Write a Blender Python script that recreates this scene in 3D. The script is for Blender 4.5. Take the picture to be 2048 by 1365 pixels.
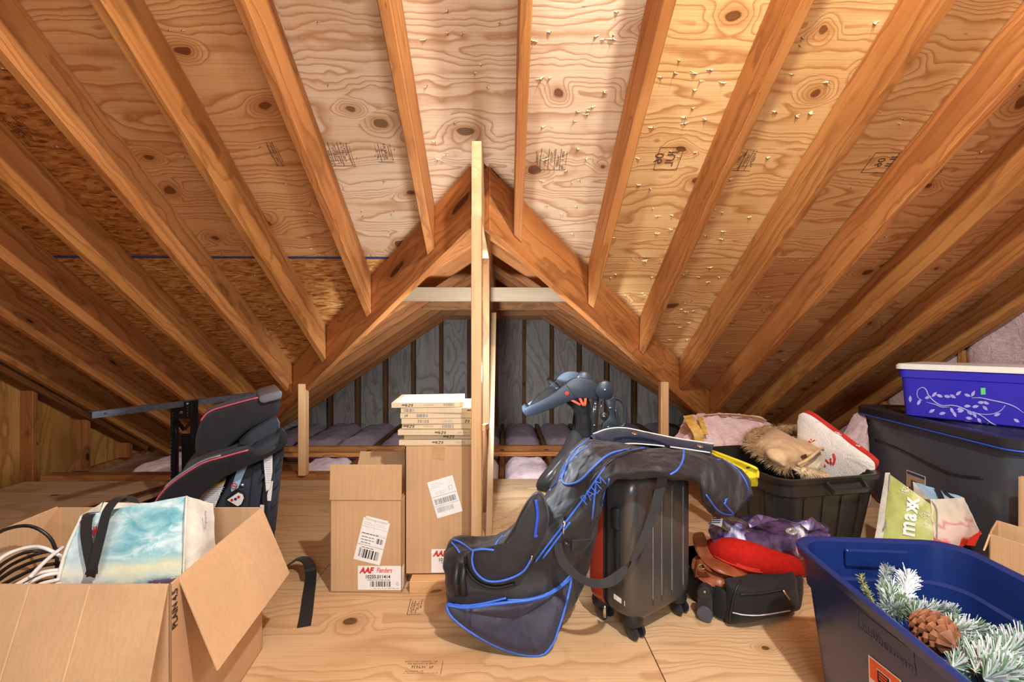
import bpy, bmesh, math, random
from mathutils import Vector, Matrix, noise as mnoise
from mathutils.bvhtree import BVHTree

for o in list(bpy.data.objects):
    bpy.data.objects.remove(o, do_unlink=True)
random.seed(11)
SC = bpy.context.scene
COL = SC.collection
PI = math.pi

# ------------------------------------------------------------------ camera
FPX = 910.0                      # focal length in pixels of the 2048 px wide frame
YAW = math.radians(1.0)
EYE = Vector((0.0, 0.0, 0.97))
FWD = Vector((math.sin(YAW), math.cos(YAW), 0.0))
RGT = Vector((math.cos(YAW), -math.sin(YAW), 0.0))
UPV = Vector((0, 0, 1))
cd = bpy.data.cameras.new('camera')
cd.sensor_fit = 'HORIZONTAL'
cd.sensor_width = 36.0
cd.lens = 36.0 * FPX / 2048.0
cd.clip_start = 0.02
cam = bpy.data.objects.new('camera', cd)
cam.location = EYE
cam.rotation_euler = (PI / 2, 0, -YAW)
COL.objects.link(cam)
SC.camera = cam

# ------------------------------------------------------------------ world and lamps
w = bpy.data.worlds.new('world')
SC.world = w
w.use_nodes = True
bg = w.node_tree.nodes['Background']
bg.inputs[0].default_value = (0.95, 0.96, 1.0, 1)
bg.inputs[1].default_value = 0.17

def lamp(name, kind, loc, energy, color, **kw):
    d = bpy.data.lights.new(name, kind)
    d.energy = energy
    d.color = color
    for k, v in kw.items():
        setattr(d, k, v)
    o = bpy.data.objects.new(name, d)
    o.location = loc
    COL.objects.link(o)
    return o
# bare bulb hanging in the attic, a little right of and above the photographer
BULB = (0.60, 0.0, 2.40)
lamp('bulb_light', 'POINT', BULB, 150.0, (1.0, 0.975, 0.93), shadow_soft_size=0.035)
# cool fill added behind the photographer to lift the dark corners
dl = lamp('rear_fill_light', 'AREA', (0.2, -1.6, 1.75), 34.0, (0.92, 0.95, 1.0), shape='RECTANGLE', size=0.9, size_y=0.7)
dl.rotation_euler = (math.radians(88), 0, 0)

# unseen cool spot added behind the ridge post to brighten the dormer
wl_ = lamp('dormer_fill_light', 'SPOT', (-0.104, 1.96, 0.80), 80.0, (0.74, 0.86, 1.0), shadow_soft_size=0.04, spot_size=math.radians(120), spot_blend=0.5)
wl_.rotation_euler = (math.radians(93), 0, 0)
lamp('dormer_fill_spill', 'POINT', (-0.104, 1.93, 0.84), 11.0, (0.80, 0.89, 1.0), shadow_soft_size=0.05)  # added fill without a fixture, brightens the middle of the roof

vs = SC.view_settings
vs.view_transform = 'Standard'
vs.look = 'None'
vs.exposure = 0.6
vs.gamma = 1.0
vs.use_curve_mapping = False

# ------------------------------------------------------------------ helpers
def W(px, py, D):
    """world point seen at picture pixel (px, py) at forward distance D"""
    return EYE + FWD * D + RGT * ((px - 1024.0) / FPX * D) + UPV * ((682.5 - py) / FPX * D)

def G(px, py, z=0.0):
    return W(px, py, (EYE.z - z) * FPX / (py - 682.5))

def V(*a):
    return Vector(a)

def wl(o):
    p = Vector((0, 0, 0))
    while o is not None:
        p = p + o.location
        o = o.parent
    return p

def thing(name, label, cat, base, group=None, kind=None):
    o = bpy.data.objects.new(name, None)
    o.empty_display_size = 0.05
    o.location = base
    COL.objects.link(o)
    tag(o, label, cat, group, kind)
    return o

def tag(o, label=None, cat=None, group=None, kind=None):
    if label: o['label'] = label
    if cat: o['category'] = cat
    if group: o['group'] = group
    if kind: o['kind'] = kind
    return o

def finish(name, me, mat, parent, M, smooth):
    if mat is not None:
        me.materials.append(MATS[mat] if isinstance(mat, str) else mat)
    if smooth:
        me.polygons.foreach_set('use_smooth', [True] * len(me.polygons))
        if smooth is not True:
            me.set_sharp_from_angle(angle=math.radians(smooth))
    o = bpy.data.objects.new(name, me)
    if parent is not None:
        o.parent = parent
        o.matrix_basis = Matrix.Translation(-wl(parent)) @ M
    else:
        o.matrix_basis = M
    COL.objects.link(o)
    return o

class Geo:
    def __init__(s):
        s.v = []; s.f = []
    def add(s, vs, fs):
        n = len(s.v)
        s.v.extend(Vector(p) for p in vs)
        s.f.extend([tuple(i + n for i in f) for f in fs])
        return s
    def box(s, c, size, ax=None):
        hx, hy, hz = [q / 2 for q in size]
        X, Y, Z = ax if ax else (V(1, 0, 0), V(0, 1, 0), V(0, 0, 1))
        c = Vector(c)
        P = [c + X * (a * hx) + Y * (b * hy) + Z * (d * hz) for d in (-1, 1) for b in (-1, 1) for a in (-1, 1)]
        return s.add(P, [(0, 2, 3, 1), (4, 5, 7, 6), (0, 1, 5, 4), (2, 6, 7, 3), (0, 4, 6, 2), (1, 3, 7, 5)])
    def hexa(s, P):
        """P: 4 bottom + 4 top corners"""
        return s.add(P, [(3, 2, 1, 0), (4, 5, 6, 7), (0, 1, 5, 4), (1, 2, 6, 5), (2, 3, 7, 6), (3, 0, 4, 7)])
    def prism(s, poly, off):
        n = len(poly); off = Vector(off)
        P = [Vector(p) for p in poly] + [Vector(p) + off for p in poly]
        return s.add(P, [tuple(range(n - 1, -1, -1)), tuple(range(n, 2 * n))] + [(i, (i + 1) % n, n + (i + 1) % n, n + i) for i in range(n)])
    def loft(s, rings, cap0=True, cap1=True, closed=True):
        n = len(rings[0]); m = len(rings)
        P = [p for r in rings for p in r]
        F = []
        for j in range(m - 1):
            for i in range(n if closed else n - 1):
                a = j * n + i; b = j * n + (i + 1) % n
                F.append((a, b, b + n, a + n))
        if closed and cap0: F.append(tuple(range(n - 1, -1, -1)))
        if closed and cap1: F.append(tuple((m - 1) * n + i for i in range(n)))
        return s.add(P, F)
    def tube(s, pts, r, n=8, closed=False, flat=None):
        pts = [Vector(p) for p in pts]
        m = len(pts)
        rr = r if isinstance(r, (list, tuple)) else [r] * m
        rings = []
        t0 = None; nx = None
        for i, p in enumerate(pts):
            a = pts[(i - 1) % m] if (closed or i > 0) else p
            b = pts[(i + 1) % m] if (closed or i < m - 1) else p
            t = (b - a)
            if t.length < 1e-9: t = V(0, 0, 1)
            t.normalize()
            if nx is None:
                nx = t.orthogonal().normalized()
            else:
                nx = nx - t * nx.dot(t)
                if nx.length < 1e-6: nx = t.orthogonal()
                nx.normalize()
            ny = t.cross(nx)
            rings.append([p + (nx * math.cos(2 * PI * k / n) + ny * math.sin(2 * PI * k / n)) * rr[i] for k in range(n)])
        if closed: rings.append(rings[0])
        return s.loft(rings, not closed, not closed)
    def ribbon(s, pts, wv, th=0.002):
        """flat strap: path, width vector (constant or per point), thickness"""
        pts = [Vector(p) for p in pts]; m = len(pts)
        rings = []
        for i, p in enumerate(pts):
            a = pts[max(i - 1, 0)]; b = pts[min(i + 1, m - 1)]
            t = (b - a).normalized()
            wi = Vector(wv[i]) if isinstance(wv, list) else Vector(wv)
            L = wi.length
            wi = (wi - t * wi.dot(t)).normalized() * L
            nn = t.cross(wi).normalized() * (th / 2)
            rings.append([p - wi / 2 - nn, p + wi / 2 - nn, p + wi / 2 + nn, p - wi / 2 + nn])
        return s.loft(rings)
    def lathe(s, c, axis, prof, n=24):
        """prof: list of (radius, distance along axis)"""
        c = Vector(c); axis = Vector(axis).normalized()
        x = axis.orthogonal().normalized(); y = axis.cross(x)
        return s.loft([[c + axis * h + (x * math.cos(2 * PI * k / n) + y * math.sin(2 * PI * k / n)) * max(r, 1e-4) for k in range(n)] for r, h in prof])
    def sphere(s, c, r, nu=12, nv=8, ax=None):
        c = Vector(c)
        r = r if isinstance(r, (tuple, list)) else (r, r, r)
        X, Y, Z = ax if ax else (V(1, 0, 0), V(0, 1, 0), V(0, 0, 1))
        rings = []
        for j in range(nv + 1):
            a = PI * j / nv
            q = max(math.sin(a), 1e-3)
            rings.append([c + X * (r[0] * q * math.cos(2 * PI * k / nu)) + Y * (r[1] * q * math.sin(2 * PI * k / nu)) - Z * (r[2] * math.cos(a)) for k in range(nu)])
        return s.loft(rings)
    def build(s, name, mat, parent=None, smooth=False, bevel=0, seg=1, origin=None, M=None, subsurf=0, crumple=None, bang=30, fix=True):
        me = bpy.data.meshes.new(name)
        if M is None:
            if origin is None:
                if parent is not None:
                    origin = wl(parent)
                else:
                    lo = [min(p[i] for p in s.v) for i in range(3)]; hi = [max(p[i] for p in s.v) for i in range(3)]
                    origin = V((lo[0] + hi[0]) / 2, (lo[1] + hi[1]) / 2, lo[2])
            M = Matrix.Translation(origin)
        Mi = M.inverted()
        bm = bmesh.new()
        bv = [bm.verts.new(Mi @ p) for p in s.v]
        for f in s.f:
            if len(set(f)) < 3: continue
            try: bm.faces.new([bv[i] for i in f])
            except ValueError: pass
        if fix:
            bmesh.ops.remove_doubles(bm, verts=bm.verts, dist=1e-6)
            bmesh.ops.recalc_face_normals(bm, faces=bm.faces)
        if bevel:
            es = [e for e in bm.edges if len(e.link_faces) == 2 and e.calc_face_angle(0) > math.radians(bang)]
            bmesh.ops.bevel(bm, geom=es, offset=bevel, segments=seg, profile=0.5, affect='EDGES')
        if crumple:
            sc, amp = crumple
            bm.normal_update()
            offs = []
            for v in bm.verts:
                p = M @ v.co
                offs.append(v.normal * (amp * (mnoise.noise(p * sc) + 0.5 * mnoise.noise(p * sc * 2.3 + V(3, 1, 7)))))
            for v, d in zip(bm.verts, offs): v.co += d
        bm.to_mesh(me); bm.free()
        o = finish(name, me, mat, parent, M, smooth)
        if subsurf:
            m = o.modifiers.new('sub', 'SUBSURF'); m.levels = subsurf; m.render_levels = subsurf
        return o

def cr(pts, n, closed=False):
    """Catmull-Rom resample to n points"""
    pts = [Vector(p) for p in pts]; m = len(pts)
    out = []
    segs = m if closed else m - 1
    for k in range(n):
        u = k / n * segs if closed else k / (n - 1) * segs
        i = min(int(u), segs - 1); t = u - i
        if closed:
            p0, p1, p2, p3 = [pts[(i + d) % m] for d in (-1, 0, 1, 2)]
        else:
            p1, p2 = pts[i], pts[i + 1]
            p0 = pts[i - 1] if i > 0 else p1 * 2 - p2
            p3 = pts[i + 2] if i + 2 < m else p2 * 2 - p1
        out.append(0.5 * ((2 * p1) + (p2 - p0) * t + (2 * p0 - 5 * p1 + 4 * p2 - p3) * t * t + (3 * p1 - p0 - 3 * p2 + p3) * t ** 3))
    return out

def soft(rings, nu, nv, cap0=True, cap1=True):
    """smooth loft through coarse rings"""
    R = [cr(r, nv, True) for r in rings]
    cols = [cr([R[j][i] for j in range(len(R))], nu) for i in range(nv)]
    return Geo().loft([[cols[i][j] for i in range(nv)] for j in range(nu)], cap0, cap1)

def bvh_of(*objs):
    vs_, fs_ = [], []
    for o in objs:
        M = Matrix.Translation(wl(o.parent)) @ o.matrix_basis if o.parent else o.matrix_basis
        n = len(vs_)
        vs_ += [M @ v.co for v in o.data.vertices]
        fs_ += [tuple(i + n for i in p.vertices) for p in o.data.polygons]
    return BVHTree.FromPolygons(vs_, fs_)

def stick(tree, px, py, off=0.003, D=2.0):
    """point on the surface of a thing, found where the pixel's sight line meets it"""
    d = (W(px, py, 1.0) - EYE).normalized()
    h = tree.ray_cast(EYE, d)
    if h[0] is None:
        h = tree.find_nearest(W(px, py, D))
    return h[0] - d * off

def stick_n(tree, px, py):
    d = (W(px, py, 1.0) - EYE).normalized()
    h = tree.ray_cast(EYE, d)
    return h[1] if h[0] is not None else -d

def rrect(c, X, Y, a, b, r, n=5):
    """rounded rectangle ring, half sizes a, b along unit axes X, Y"""
    P = []
    for cx, cy, s0 in ((a - r, b - r, 0), (-a + r, b - r, 90), (-a + r, -b + r, 180), (a - r, -b + r, 270)):
        for k in range(n + 1):
            t = math.radians(s0 + 90 * k / n)
            P.append(c + X * (cx + r * math.cos(t)) + Y * (cy + r * math.sin(t)))
    return P

def beam(name, a, b, wv, dv, mat, parent, bevel=0.002, color=None):
    """sawn board from a to b; wv, dv: full cross-section vectors, a and b lie at its middle"""
    a = Vector(a); b = Vector(b); wv = Vector(wv); dv = Vector(dv)
    X = (b - a).normalized()
    Y = (wv - X * wv.dot(X)).normalized(); Z = X.cross(Y)
    M = Matrix((X, Y, Z)).transposed().to_4x4(); M.translation = a
    P = [p + wv * i / 2 + dv * j / 2 for p in (a, b) for i, j in ((-1, -1), (1, -1), (1, 1), (-1, 1))]
    o = Geo().hexa(P).build(name, mat, parent, M=M, bevel=bevel)
    if color: o.color = (*color, 1)
    return o

def frame(o, X, Y):
    """matrix with given origin and axes"""
    X = Vector(X).normalized(); Y = Vector(Y); Y = (Y - X * X.dot(Y)).normalized()
    M = Matrix((X, Y, X.cross(Y))).transposed().to_4x4(); M.translation = Vector(o)
    return M

def text_obj(name, s, size, M, mat, parent, align='LEFT', sx=1.0, bold=0.0, shear=0.0, space=1.0, depth=0.0003):
    cu = bpy.data.curves.new('txt', 'FONT')
    cu.body = s; cu.size = size; cu.align_x = align; cu.align_y = 'CENTER'
    cu.offset = bold; cu.shear = shear; cu.space_character = space; cu.resolution_u = 3; cu.extrude = depth
    t = bpy.data.objects.new('txt', cu)
    COL.objects.link(t)
    bpy.context.view_layer.update()
    me = bpy.data.meshes.new_from_object(t.evaluated_get(bpy.context.evaluated_depsgraph_get()))
    bpy.data.objects.remove(t, do_unlink=True)
    me.name = name
    if sx != 1.0:
        for v in me.vertices: v.co.x *= sx
    me.materials.clear()
    return finish(name, me, mat, parent, M, False)

def lc(h):
    h = h.lstrip('#')
    c = [int(h[i:i + 2], 16) / 255 for i in (0, 2, 4)]
    return tuple(x / 12.92 if x <= 0.04045 else ((x + 0.055) / 1.055) ** 2.4 for x in c)

# ------------------------------------------------------------------ materials
MATS = {}
class N:
    def __init__(s, name):
        s.m = bpy.data.materials.new(name); s.m.use_nodes = True
        s.t = s.m.node_tree; s.n = s.t.nodes
        s.b = s.n['Principled BSDF']; s.out = s.n['Material Output']
        MATS[name] = s.m
    def new(s, ty, **kw):
        o = s.n.new(ty)
        for k, v in kw.items():
            if k.startswith('i_'):
                o.inputs[k[2:].replace('_', ' ')].default_value = v
            else: setattr(o, k, v)
        return o
    def link(s, a, b): s.t.links.new(a, b)
    def math(s, op, a, b=None, c=None, clamp=False):
        o = s.n.new('ShaderNodeMath'); o.operation = op; o.use_clamp = clamp
        for i, q in enumerate((a, b, c)):
            if q is None: continue
            if isinstance(q, (int, float)): o.inputs[i].default_value = q
            else: s.link(q, o.inputs[i])
        return o.outputs[0]
    def vmath(s, op, a, b):
        o = s.n.new('ShaderNodeVectorMath'); o.operation = op
        for i, q in enumerate((a, b)):
            if isinstance(q, tuple): o.inputs[i].default_value = q
            else: s.link(q, o.inputs[i])
        return o.outputs[0]
    def noise(s, vec, scale, detail=2.0, rough=0.5, dist=0.0, out='Fac'):
        o = s.n.new('ShaderNodeTexNoise')
        if vec is not None: s.link(vec, o.inputs['Vector'])
        o.inputs['Scale'].default_value = scale; o.inputs['Detail'].default_value = detail
        o.inputs['Roughness'].default_value = rough; o.inputs['Distortion'].default_value = dist
        return o.outputs[out]
    def mix(s, fac, a, b, blend='MIX'):
        o = s.n.new('ShaderNodeMix'); o.data_type = 'RGBA'; o.blend_type = blend; o.clamp_factor = True
        for i, q in ((0, fac), (6, a), (7, b)):
            if isinstance(q, (int, float)): o.inputs[i].default_value = q
            elif isinstance(q, tuple): o.inputs[i].default_value = (*q[:3], 1)
            else: s.link(q, o.inputs[i])
        return o.outputs[2]
    def ramp(s, fac, stops):
        o = s.n.new('ShaderNodeValToRGB'); s.link(fac, o.inputs[0])
        e = o.color_ramp.elements
        while len(e) < len(stops): e.new(0.5)
        for q, (p, c) in zip(e, stops):
            q.position = p; q.color = (*c, 1) if len(c) == 3 else c
        return o.outputs[0]
    def rng(s, v, a, b, c=0.0, d=1.0, smooth=True):
        o = s.n.new('ShaderNodeMapRange'); o.interpolation_type = 'SMOOTHSTEP' if smooth else 'LINEAR'
        s.link(v, o.inputs[0])
        for i, q in enumerate((a, b, c, d)): o.inputs[i + 1].default_value = q
        return o.outputs[0]
    def bump(s, h, strength=0.2, dist=0.01):
        o = s.n.new('ShaderNodeBump'); o.inputs['Strength'].default_value = strength; o.inputs['Distance'].default_value = dist
        s.link(h, o.inputs['Height']); s.link(o.outputs[0], s.b.inputs['Normal'])
    def set(s, **kw):
        for k, v in kw.items():
            q = s.b.inputs[k.replace('_', ' ')]
            if isinstance(v, tuple): q.default_value = (*v[:3], 1)
            elif isinstance(v, (int, float)): q.default_value = v
            else: s.link(v, q)
    def coords(s, rnd=True, scale=None, kind='Object'):
        tc = s.n.new('ShaderNodeTexCoord').outputs[kind]
        if rnd:
            oi = s.n.new('ShaderNodeObjectInfo')
            s.oi = oi
            r = s.math('MULTIPLY', oi.outputs['Random'], 41.0)
            cx = s.n.new('ShaderNodeCombineXYZ')
            for i in range(3): s.link(r, cx.inputs[i])
            tc = s.vmath('ADD', tc, cx.outputs[0])
        if scale: tc = s.vmath('MULTIPLY', tc, scale)
        return tc

def wood(name, c0, c1, c2, knot, grain=9.0, sx=0.55, sy=5.0, kn=(2.0, 4.0), keep=0.45, rough=0.62, line=0.75, bump=0.25, blotch=0.5, kr=0.085, dims='3D'):
    n = N(name)
    p = n.coords()
    d = n.vmath('ADD', p, n.vmath('MULTIPLY', n.vmath('SUBTRACT', n.noise(p, 3.4, 3, out='Color'), (0.5, 0.5, 0.5)), (0.22, 0.09, 0.09)))
    vo = n.new('ShaderNodeTexVoronoi'); vo.voronoi_dimensions = dims; vo.inputs['Scale'].default_value = 1.0
    n.link(n.vmath('MULTIPLY', d, (kn[0], kn[1], kn[1])), vo.inputs['Vector'])
    dist = vo.outputs['Distance']
    sep = n.new('ShaderNodeSeparateColor'); n.link(vo.outputs['Color'], sep.inputs[0])
    on = n.math('GREATER_THAN', sep.outputs[0], 1 - keep)
    size = n.math('MULTIPLY_ADD', sep.outputs[1], 0.7, 0.5)
    dn = n.math('DIVIDE', dist, size)
    kmask = n.math('MULTIPLY', n.rng(dn, kr, kr * 0.75, 0, 1), on)
    halo = n.math('MULTIPLY', n.rng(dn, kr * 3.2, kr * 0.8, 0, 1), on)
    g = n.noise(n.vmath('MULTIPLY', d, (sx, sy, sy)), 1.0, 1.6, 0.45, 0.3)
    g = n.math('MULTIPLY_ADD', n.math('MULTIPLY', n.rng(dn, kr * 4.2, 0.0, 0, 1), on), 0.17, g)
    fr = n.math('FRACT', n.math('MULTIPLY', g, grain))
    band = n.ramp(fr, [(0.0, (0.0, 0.0, 0.0)), (0.55, (0.18, 0.18, 0.18)), (0.86, (1, 1, 1)), (1.0, (0.0, 0.0, 0.0))])
    fib = n.noise(n.vmath('MULTIPLY', p, (3.0, 160.0, 160.0)), 1.0, 3, 0.6)
    blo = n.noise(n.vmath('MULTIPLY', p, (1.2, 4.0, 4.0)), 1.3, 3, 0.55)
    col = n.mix(n.rng(blo, 0.3, 0.72), c0, c1)
    col = n.mix(n.math('MULTIPLY', band, line * 0.75), col, c2)
    col = n.mix(n.math('MULTIPLY', n.rng(fib, 0.45, 0.75), 0.35), col, c2)
    col = n.mix(n.math('MULTIPLY', halo, 0.55), col, c2)
    col = n.mix(n.math('MULTIPLY', kmask, 0.9), col, knot)
    sp = n.noise(n.vmath('MULTIPLY', p, (14.0, 42.0, 42.0)), 1.0, 2, 0.6)
    col = n.mix(n.math('MULTIPLY', n.rng(sp, 0.71, 0.80), 0.6 * blotch), col, knot)
    dk = n.noise(p, 0.9, 3, 0.6)
    col = n.mix(n.math('MULTIPLY', n.rng(dk, 0.52, 0.8), 0.45 * blotch), col, c2)
    col = n.mix(1.0, col, n.oi.outputs['Color'], 'MULTIPLY')
    n.set(Base_Color=col, Roughness=rough)
    n.b.inputs['Specular IOR Level'].default_value = 0.25
    n.bump(n.math('ADD', n.math('MULTIPLY', band, 0.4), fib), bump, 0.003)
    return n

wood('rafter_wood', lc('b4733c'), lc('ca8c50'), lc('74401c'), lc('3c2010'), grain=9, sx=0.35, sy=7, kn=(1.6, 7), keep=0.4, kr=0.11, line=0.7, blotch=0.9)
wood('pale_wood', lc('e3c79c'), lc('d6b183'), lc('b98d5c'), lc('7a5230'), grain=5, sx=0.3, sy=8, kn=(2.2, 9), keep=0.3, kr=0.10, line=0.5, blotch=0.3)
wood('aged_wood', lc('a9713f'), lc('b98350'), lc('5e3417'), lc('2c170b'), grain=6, sx=0.5, sy=7, kn=(3, 7), keep=0.6, kr=0.12, line=0.6, blotch=1.3)
wood('plywood', lc('e2c29c'), lc('ecd2b0'), lc('b07a48'), lc('6b4526'), grain=24, sx=0.38, sy=4.6, kn=(3.0, 4.6), keep=0.48, kr=0.095, line=1.05, blotch=0.9, dims='2D')
wood('floor_plywood', lc('cfae86'), lc('dbbd98'), lc('aa7f54'), lc('553519'), grain=19, sx=0.34, sy=3.8, kn=(2.2, 3.0), keep=0.2, kr=0.055, line=0.75, blotch=0.35, rough=0.5, dims='2D')
wood('wall_plywood', lc('bf8a4a'), lc('cc9a5c'), lc('80501f'), lc('3a2210'), grain=9, sx=0.5, sy=4.0, kn=(2.6, 5.0), keep=0.5, kr=0.085, line=0.8, blotch=2.0, dims='2D')
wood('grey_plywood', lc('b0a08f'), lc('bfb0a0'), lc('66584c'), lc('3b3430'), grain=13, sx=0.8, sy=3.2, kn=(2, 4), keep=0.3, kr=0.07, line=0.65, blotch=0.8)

def osb():
    n = N('osb')
    p = n.coords()
    d = n.vmath('ADD', p, n.vmath('MULTIPLY', n.vmath('SUBTRACT', n.noise(p, 9, 2, out='Color'), (0.5, 0.5, 0.5)), (0.035, 0.035, 0.035)))
    def fl(sc, rot):
        mp = n.new('ShaderNodeMapping'); mp.inputs['Rotation'].default_value = (0, 0, rot); mp.inputs['Scale'].default_value = sc
        n.link(d, mp.inputs['Vector'])
        vo = n.new('ShaderNodeTexVoronoi'); vo.inputs['Scale'].default_value = 1.0
        n.link(mp.outputs[0], vo.inputs['Vector'])
        sp = n.new('ShaderNodeSeparateColor'); n.link(vo.outputs['Color'], sp.inputs[0])
        return sp.outputs[0], vo.outputs['Distance']
    a, da = fl((20, 85, 60), 0.25); b, db = fl((26, 95, 60), -0.5)
    f = n.math('MULTIPLY', n.math('ADD', a, b), 0.5)
    col = n.ramp(f, [(0.1, lc('7d4c20')), (0.4, lc('b57f42')), (0.65, lc('c8975a')), (0.95, lc('dcb57c'))])
    sp = n.noise(n.vmath('MULTIPLY', p, (30.0, 90.0, 60.0)), 1.0, 2, 0.6)
    col = n.mix(n.math('MULTIPLY', n.rng(sp, 0.66, 0.76), 0.8), col, lc('4a2a10'))
    col = n.mix(1.0, col, n.oi.outputs['Color'], 'MULTIPLY')
    n.set(Base_Color=col, Roughness=0.6)
    n.bump(f, 0.25, 0.003)
osb()

def plain(name, c, rough=0.5, metal=0.0, var=0.12, sc=40.0, bump=0.0, bsc=None, spec=0.5, coat=0.0, sheen=0.0):
    n = N(name)
    p = n.coords(False)
    v = n.noise(p, sc, 3, 0.6)
    n.set(Base_Color=n.mix(n.rng(v, 0.25, 0.75, 0, 1), tuple(x * (1 - var) for x in c), tuple(min(1, x * (1 + var)) for x in c)), Metallic=metal)
    n.set(Roughness=rough)
    n.b.inputs['Specular IOR Level'].default_value = spec
    if coat: n.b.inputs['Coat Weight'].default_value = coat
    if sheen: n.b.inputs['Sheen Weight'].default_value = sheen
    if bump: n.bump(n.noise(p, bsc or sc, 3, 0.6), bump, 0.004)
    return n

def fabric(name, c, rough=0.85, weave=900.0, bump=0.3, var=0.15, wrinkle=0.0, sheen=0.08, spec=0.3):
    n = N(name)
    p = n.coords(False)
    wa = n.new('ShaderNodeTexWave'); wa.bands_direction = 'X'; wa.inputs['Scale'].default_value = weave / 6.28; n.link(p, wa.inputs['Vector'])
    wb = n.new('ShaderNodeTexWave'); wb.bands_direction = 'Z'; wb.inputs['Scale'].default_value = weave / 6.28; n.link(p, wb.inputs['Vector'])
    h = n.math('ADD', wa.outputs['Fac'], wb.outputs['Fac'])
    lo = n.noise(p, 14, 3, 0.6)
    n.set(Base_Color=n.mix(n.rng(lo, 0.3, 0.7), tuple(x * (1 - var) for x in c), tuple(min(1, x * (1 + var)) for x in c)), Roughness=rough)
    n.b.inputs['Sheen Weight'].default_value = sheen
    n.b.inputs['Specular IOR Level'].default_value = spec
    if wrinkle:
        wr = n.noise(n.vmath('MULTIPLY', p, (1.0, 1.0, 0.45)), 13, 2, 0.5, 0.25)
        h = n.math('MULTIPLY_ADD', wr, 26 * wrinkle, n.math('MULTIPLY', h, 0.12))
        n.bump(h, bump, 0.012)
    else:
        n.bump(h, bump, 0.0006)
    return n

def cardboard(name, c):
    n = N(name)
    p = n.coords(False)
    fl = n.noise(n.vmath('MULTIPLY', p, (170.0, 170.0, 1.2)), 1.0, 1, 0.5)
    bl = n.noise(p, 5, 4, 0.6)
    sp = n.noise(p, 330, 2, 0.6)
    col = n.mix(n.rng(bl, 0.3, 0.75), c, tuple(x * 0.86 for x in c))
    col = n.mix(n.math('MULTIPLY', n.rng(fl, 0.42, 0.62), 0.22), col, tuple(x * 0.72 for x in c))
    col = n.mix(n.math('MULTIPLY', n.rng(sp, 0.62, 0.75), 0.25), col, tuple(x * 0.55 for x in c))
    n.set(Base_Color=col, Roughness=0.8)
    n.b.inputs['Specular IOR Level'].default_value = 0.2
    n.bump(fl, 0.12, 0.002)
cardboard('cardboard', lc('cda67c'))
cardboard('cardboard_pale', lc('dcb98c'))
cardboard('filter_board', lc('dfc9a6'))

def insulation(name, c0, c1, c2):
    n = N(name)
    p = n.coords(False)
    a = n.noise(p, 9, 6, 0.65, 1.5); b = n.noise(n.vmath('MULTIPLY', p, (30.0, 30.0, 90.0)), 1.0, 5, 0.7, 0.8)
    col = n.mix(n.rng(a, 0.3, 0.7), c0, c1)
    col = n.mix(n.math('MULTIPLY', n.rng(b, 0.48, 0.72), 0.55), col, c2)
    n.set(Base_Color=col, Roughness=0.95)
    n.b.inputs['Specular IOR Level'].default_value = 0.05
    n.b.inputs['Sheen Weight'].default_value = 0.3
    n.bump(n.math('ADD', a, n.math('MULTIPLY', b, 0.6)), 0.8, 0.02)
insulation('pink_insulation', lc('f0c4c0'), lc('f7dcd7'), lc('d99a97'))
insulation('shaded_insulation', lc('8f6069'), lc('a6757e'), lc('5e3a43'))  # the pink insulation again, with the dormer's shade put into its colour

plain('steel_black', lc('1c1d20'), 0.38, 0.7, 0.2, 60)
plain('steel_grey', lc('6d7480'), 0.4, 0.8, 0.2, 60)
plain('rust_steel', lc('6b3d26'), 0.7, 0.3, 0.35, 50)
plain('chrome', lc('d8d8d8'), 0.2, 1.0, 0.05)
plain('nail_steel', lc('4a4642'), 0.4, 0.9, 0.2)
plain('splinter_wood', lc('ecd9ae'), 0.8, 0, 0.15, 90)
plain('print_black', lc('2a2622'), 0.8, 0, 0.2)
plain('stamp_ink', lc('5a3f2a'), 0.9, 0, 0.35, 25)
plain('print_grey', lc('8a8a88'), 0.8, 0, 0.2)
plain('print_faint', lc('b9b8b4'), 0.8, 0, 0.1)
plain('label_white', lc('f0efec'), 0.45, 0, 0.03, spec=0.4)
plain('label_red', lc('d8301f'), 0.5, 0, 0.05)
plain('label_yellow', lc('f0d41c'), 0.5, 0, 0.05)
plain('label_orange', lc('ee5a22'), 0.4, 0, 0.05)
plain('label_green', lc('6fe07a'), 0.5, 0, 0.05)
plain('label_blue', lc('a9cfe8'), 0.4, 0, 0.12, 12)
plain('label_navy', lc('27406f'), 0.4, 0, 0.1)
plain('filter_media', lc('eef0f2'), 0.95, 0, 0.06, 120, bump=0.4)
plain('teal_foam', lc('2a7f9a'), 0.7)
fabric('seat_fabric', lc('2d2c2f'), weave=1400, bump=0.4)
fabric('seat_fabric_dark', lc('1f1e21'), weave=1400, bump=0.3)
plain('piping_pink', lc('e0607a'), 0.6)
plain('piping_grey', lc('9a979c'), 0.6)
plain('shell_grey', lc('3d434d'), 0.42, 0, 0.1, 30)
plain('shell_dark', lc('1e2025'), 0.45, 0, 0.1, 30)
plain('headrest_grey', lc('77797f'), 0.4, 0, 0.06, 30)
fabric('golf_nylon', lc('16181f'), rough=0.42, weave=1500, bump=0.35, wrinkle=0.5, spec=0.6, sheen=0.1)
fabric('golf_navy', lc('1a2240'), rough=0.38, weave=1500, bump=0.4, wrinkle=0.6, spec=0.8, sheen=0.1)
plain('piping_blue', lc('3f6fd6'), 0.5)
plain('blue_lining', lc('2c4fc0'), 0.5)
fabric('webbing', lc('3a3a3c'), rough=0.7, weave=2600, bump=0.6)
fabric('webbing_black', lc('121113'), rough=0.55, weave=2600, bump=0.4, spec=0.5)
plain('case_graphite', lc('5a5957'), 0.30, 0.5, 0.02, 60)
plain('case_red', lc('b2402a'), 0.35, 0.1, 0.05, 100)
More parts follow.
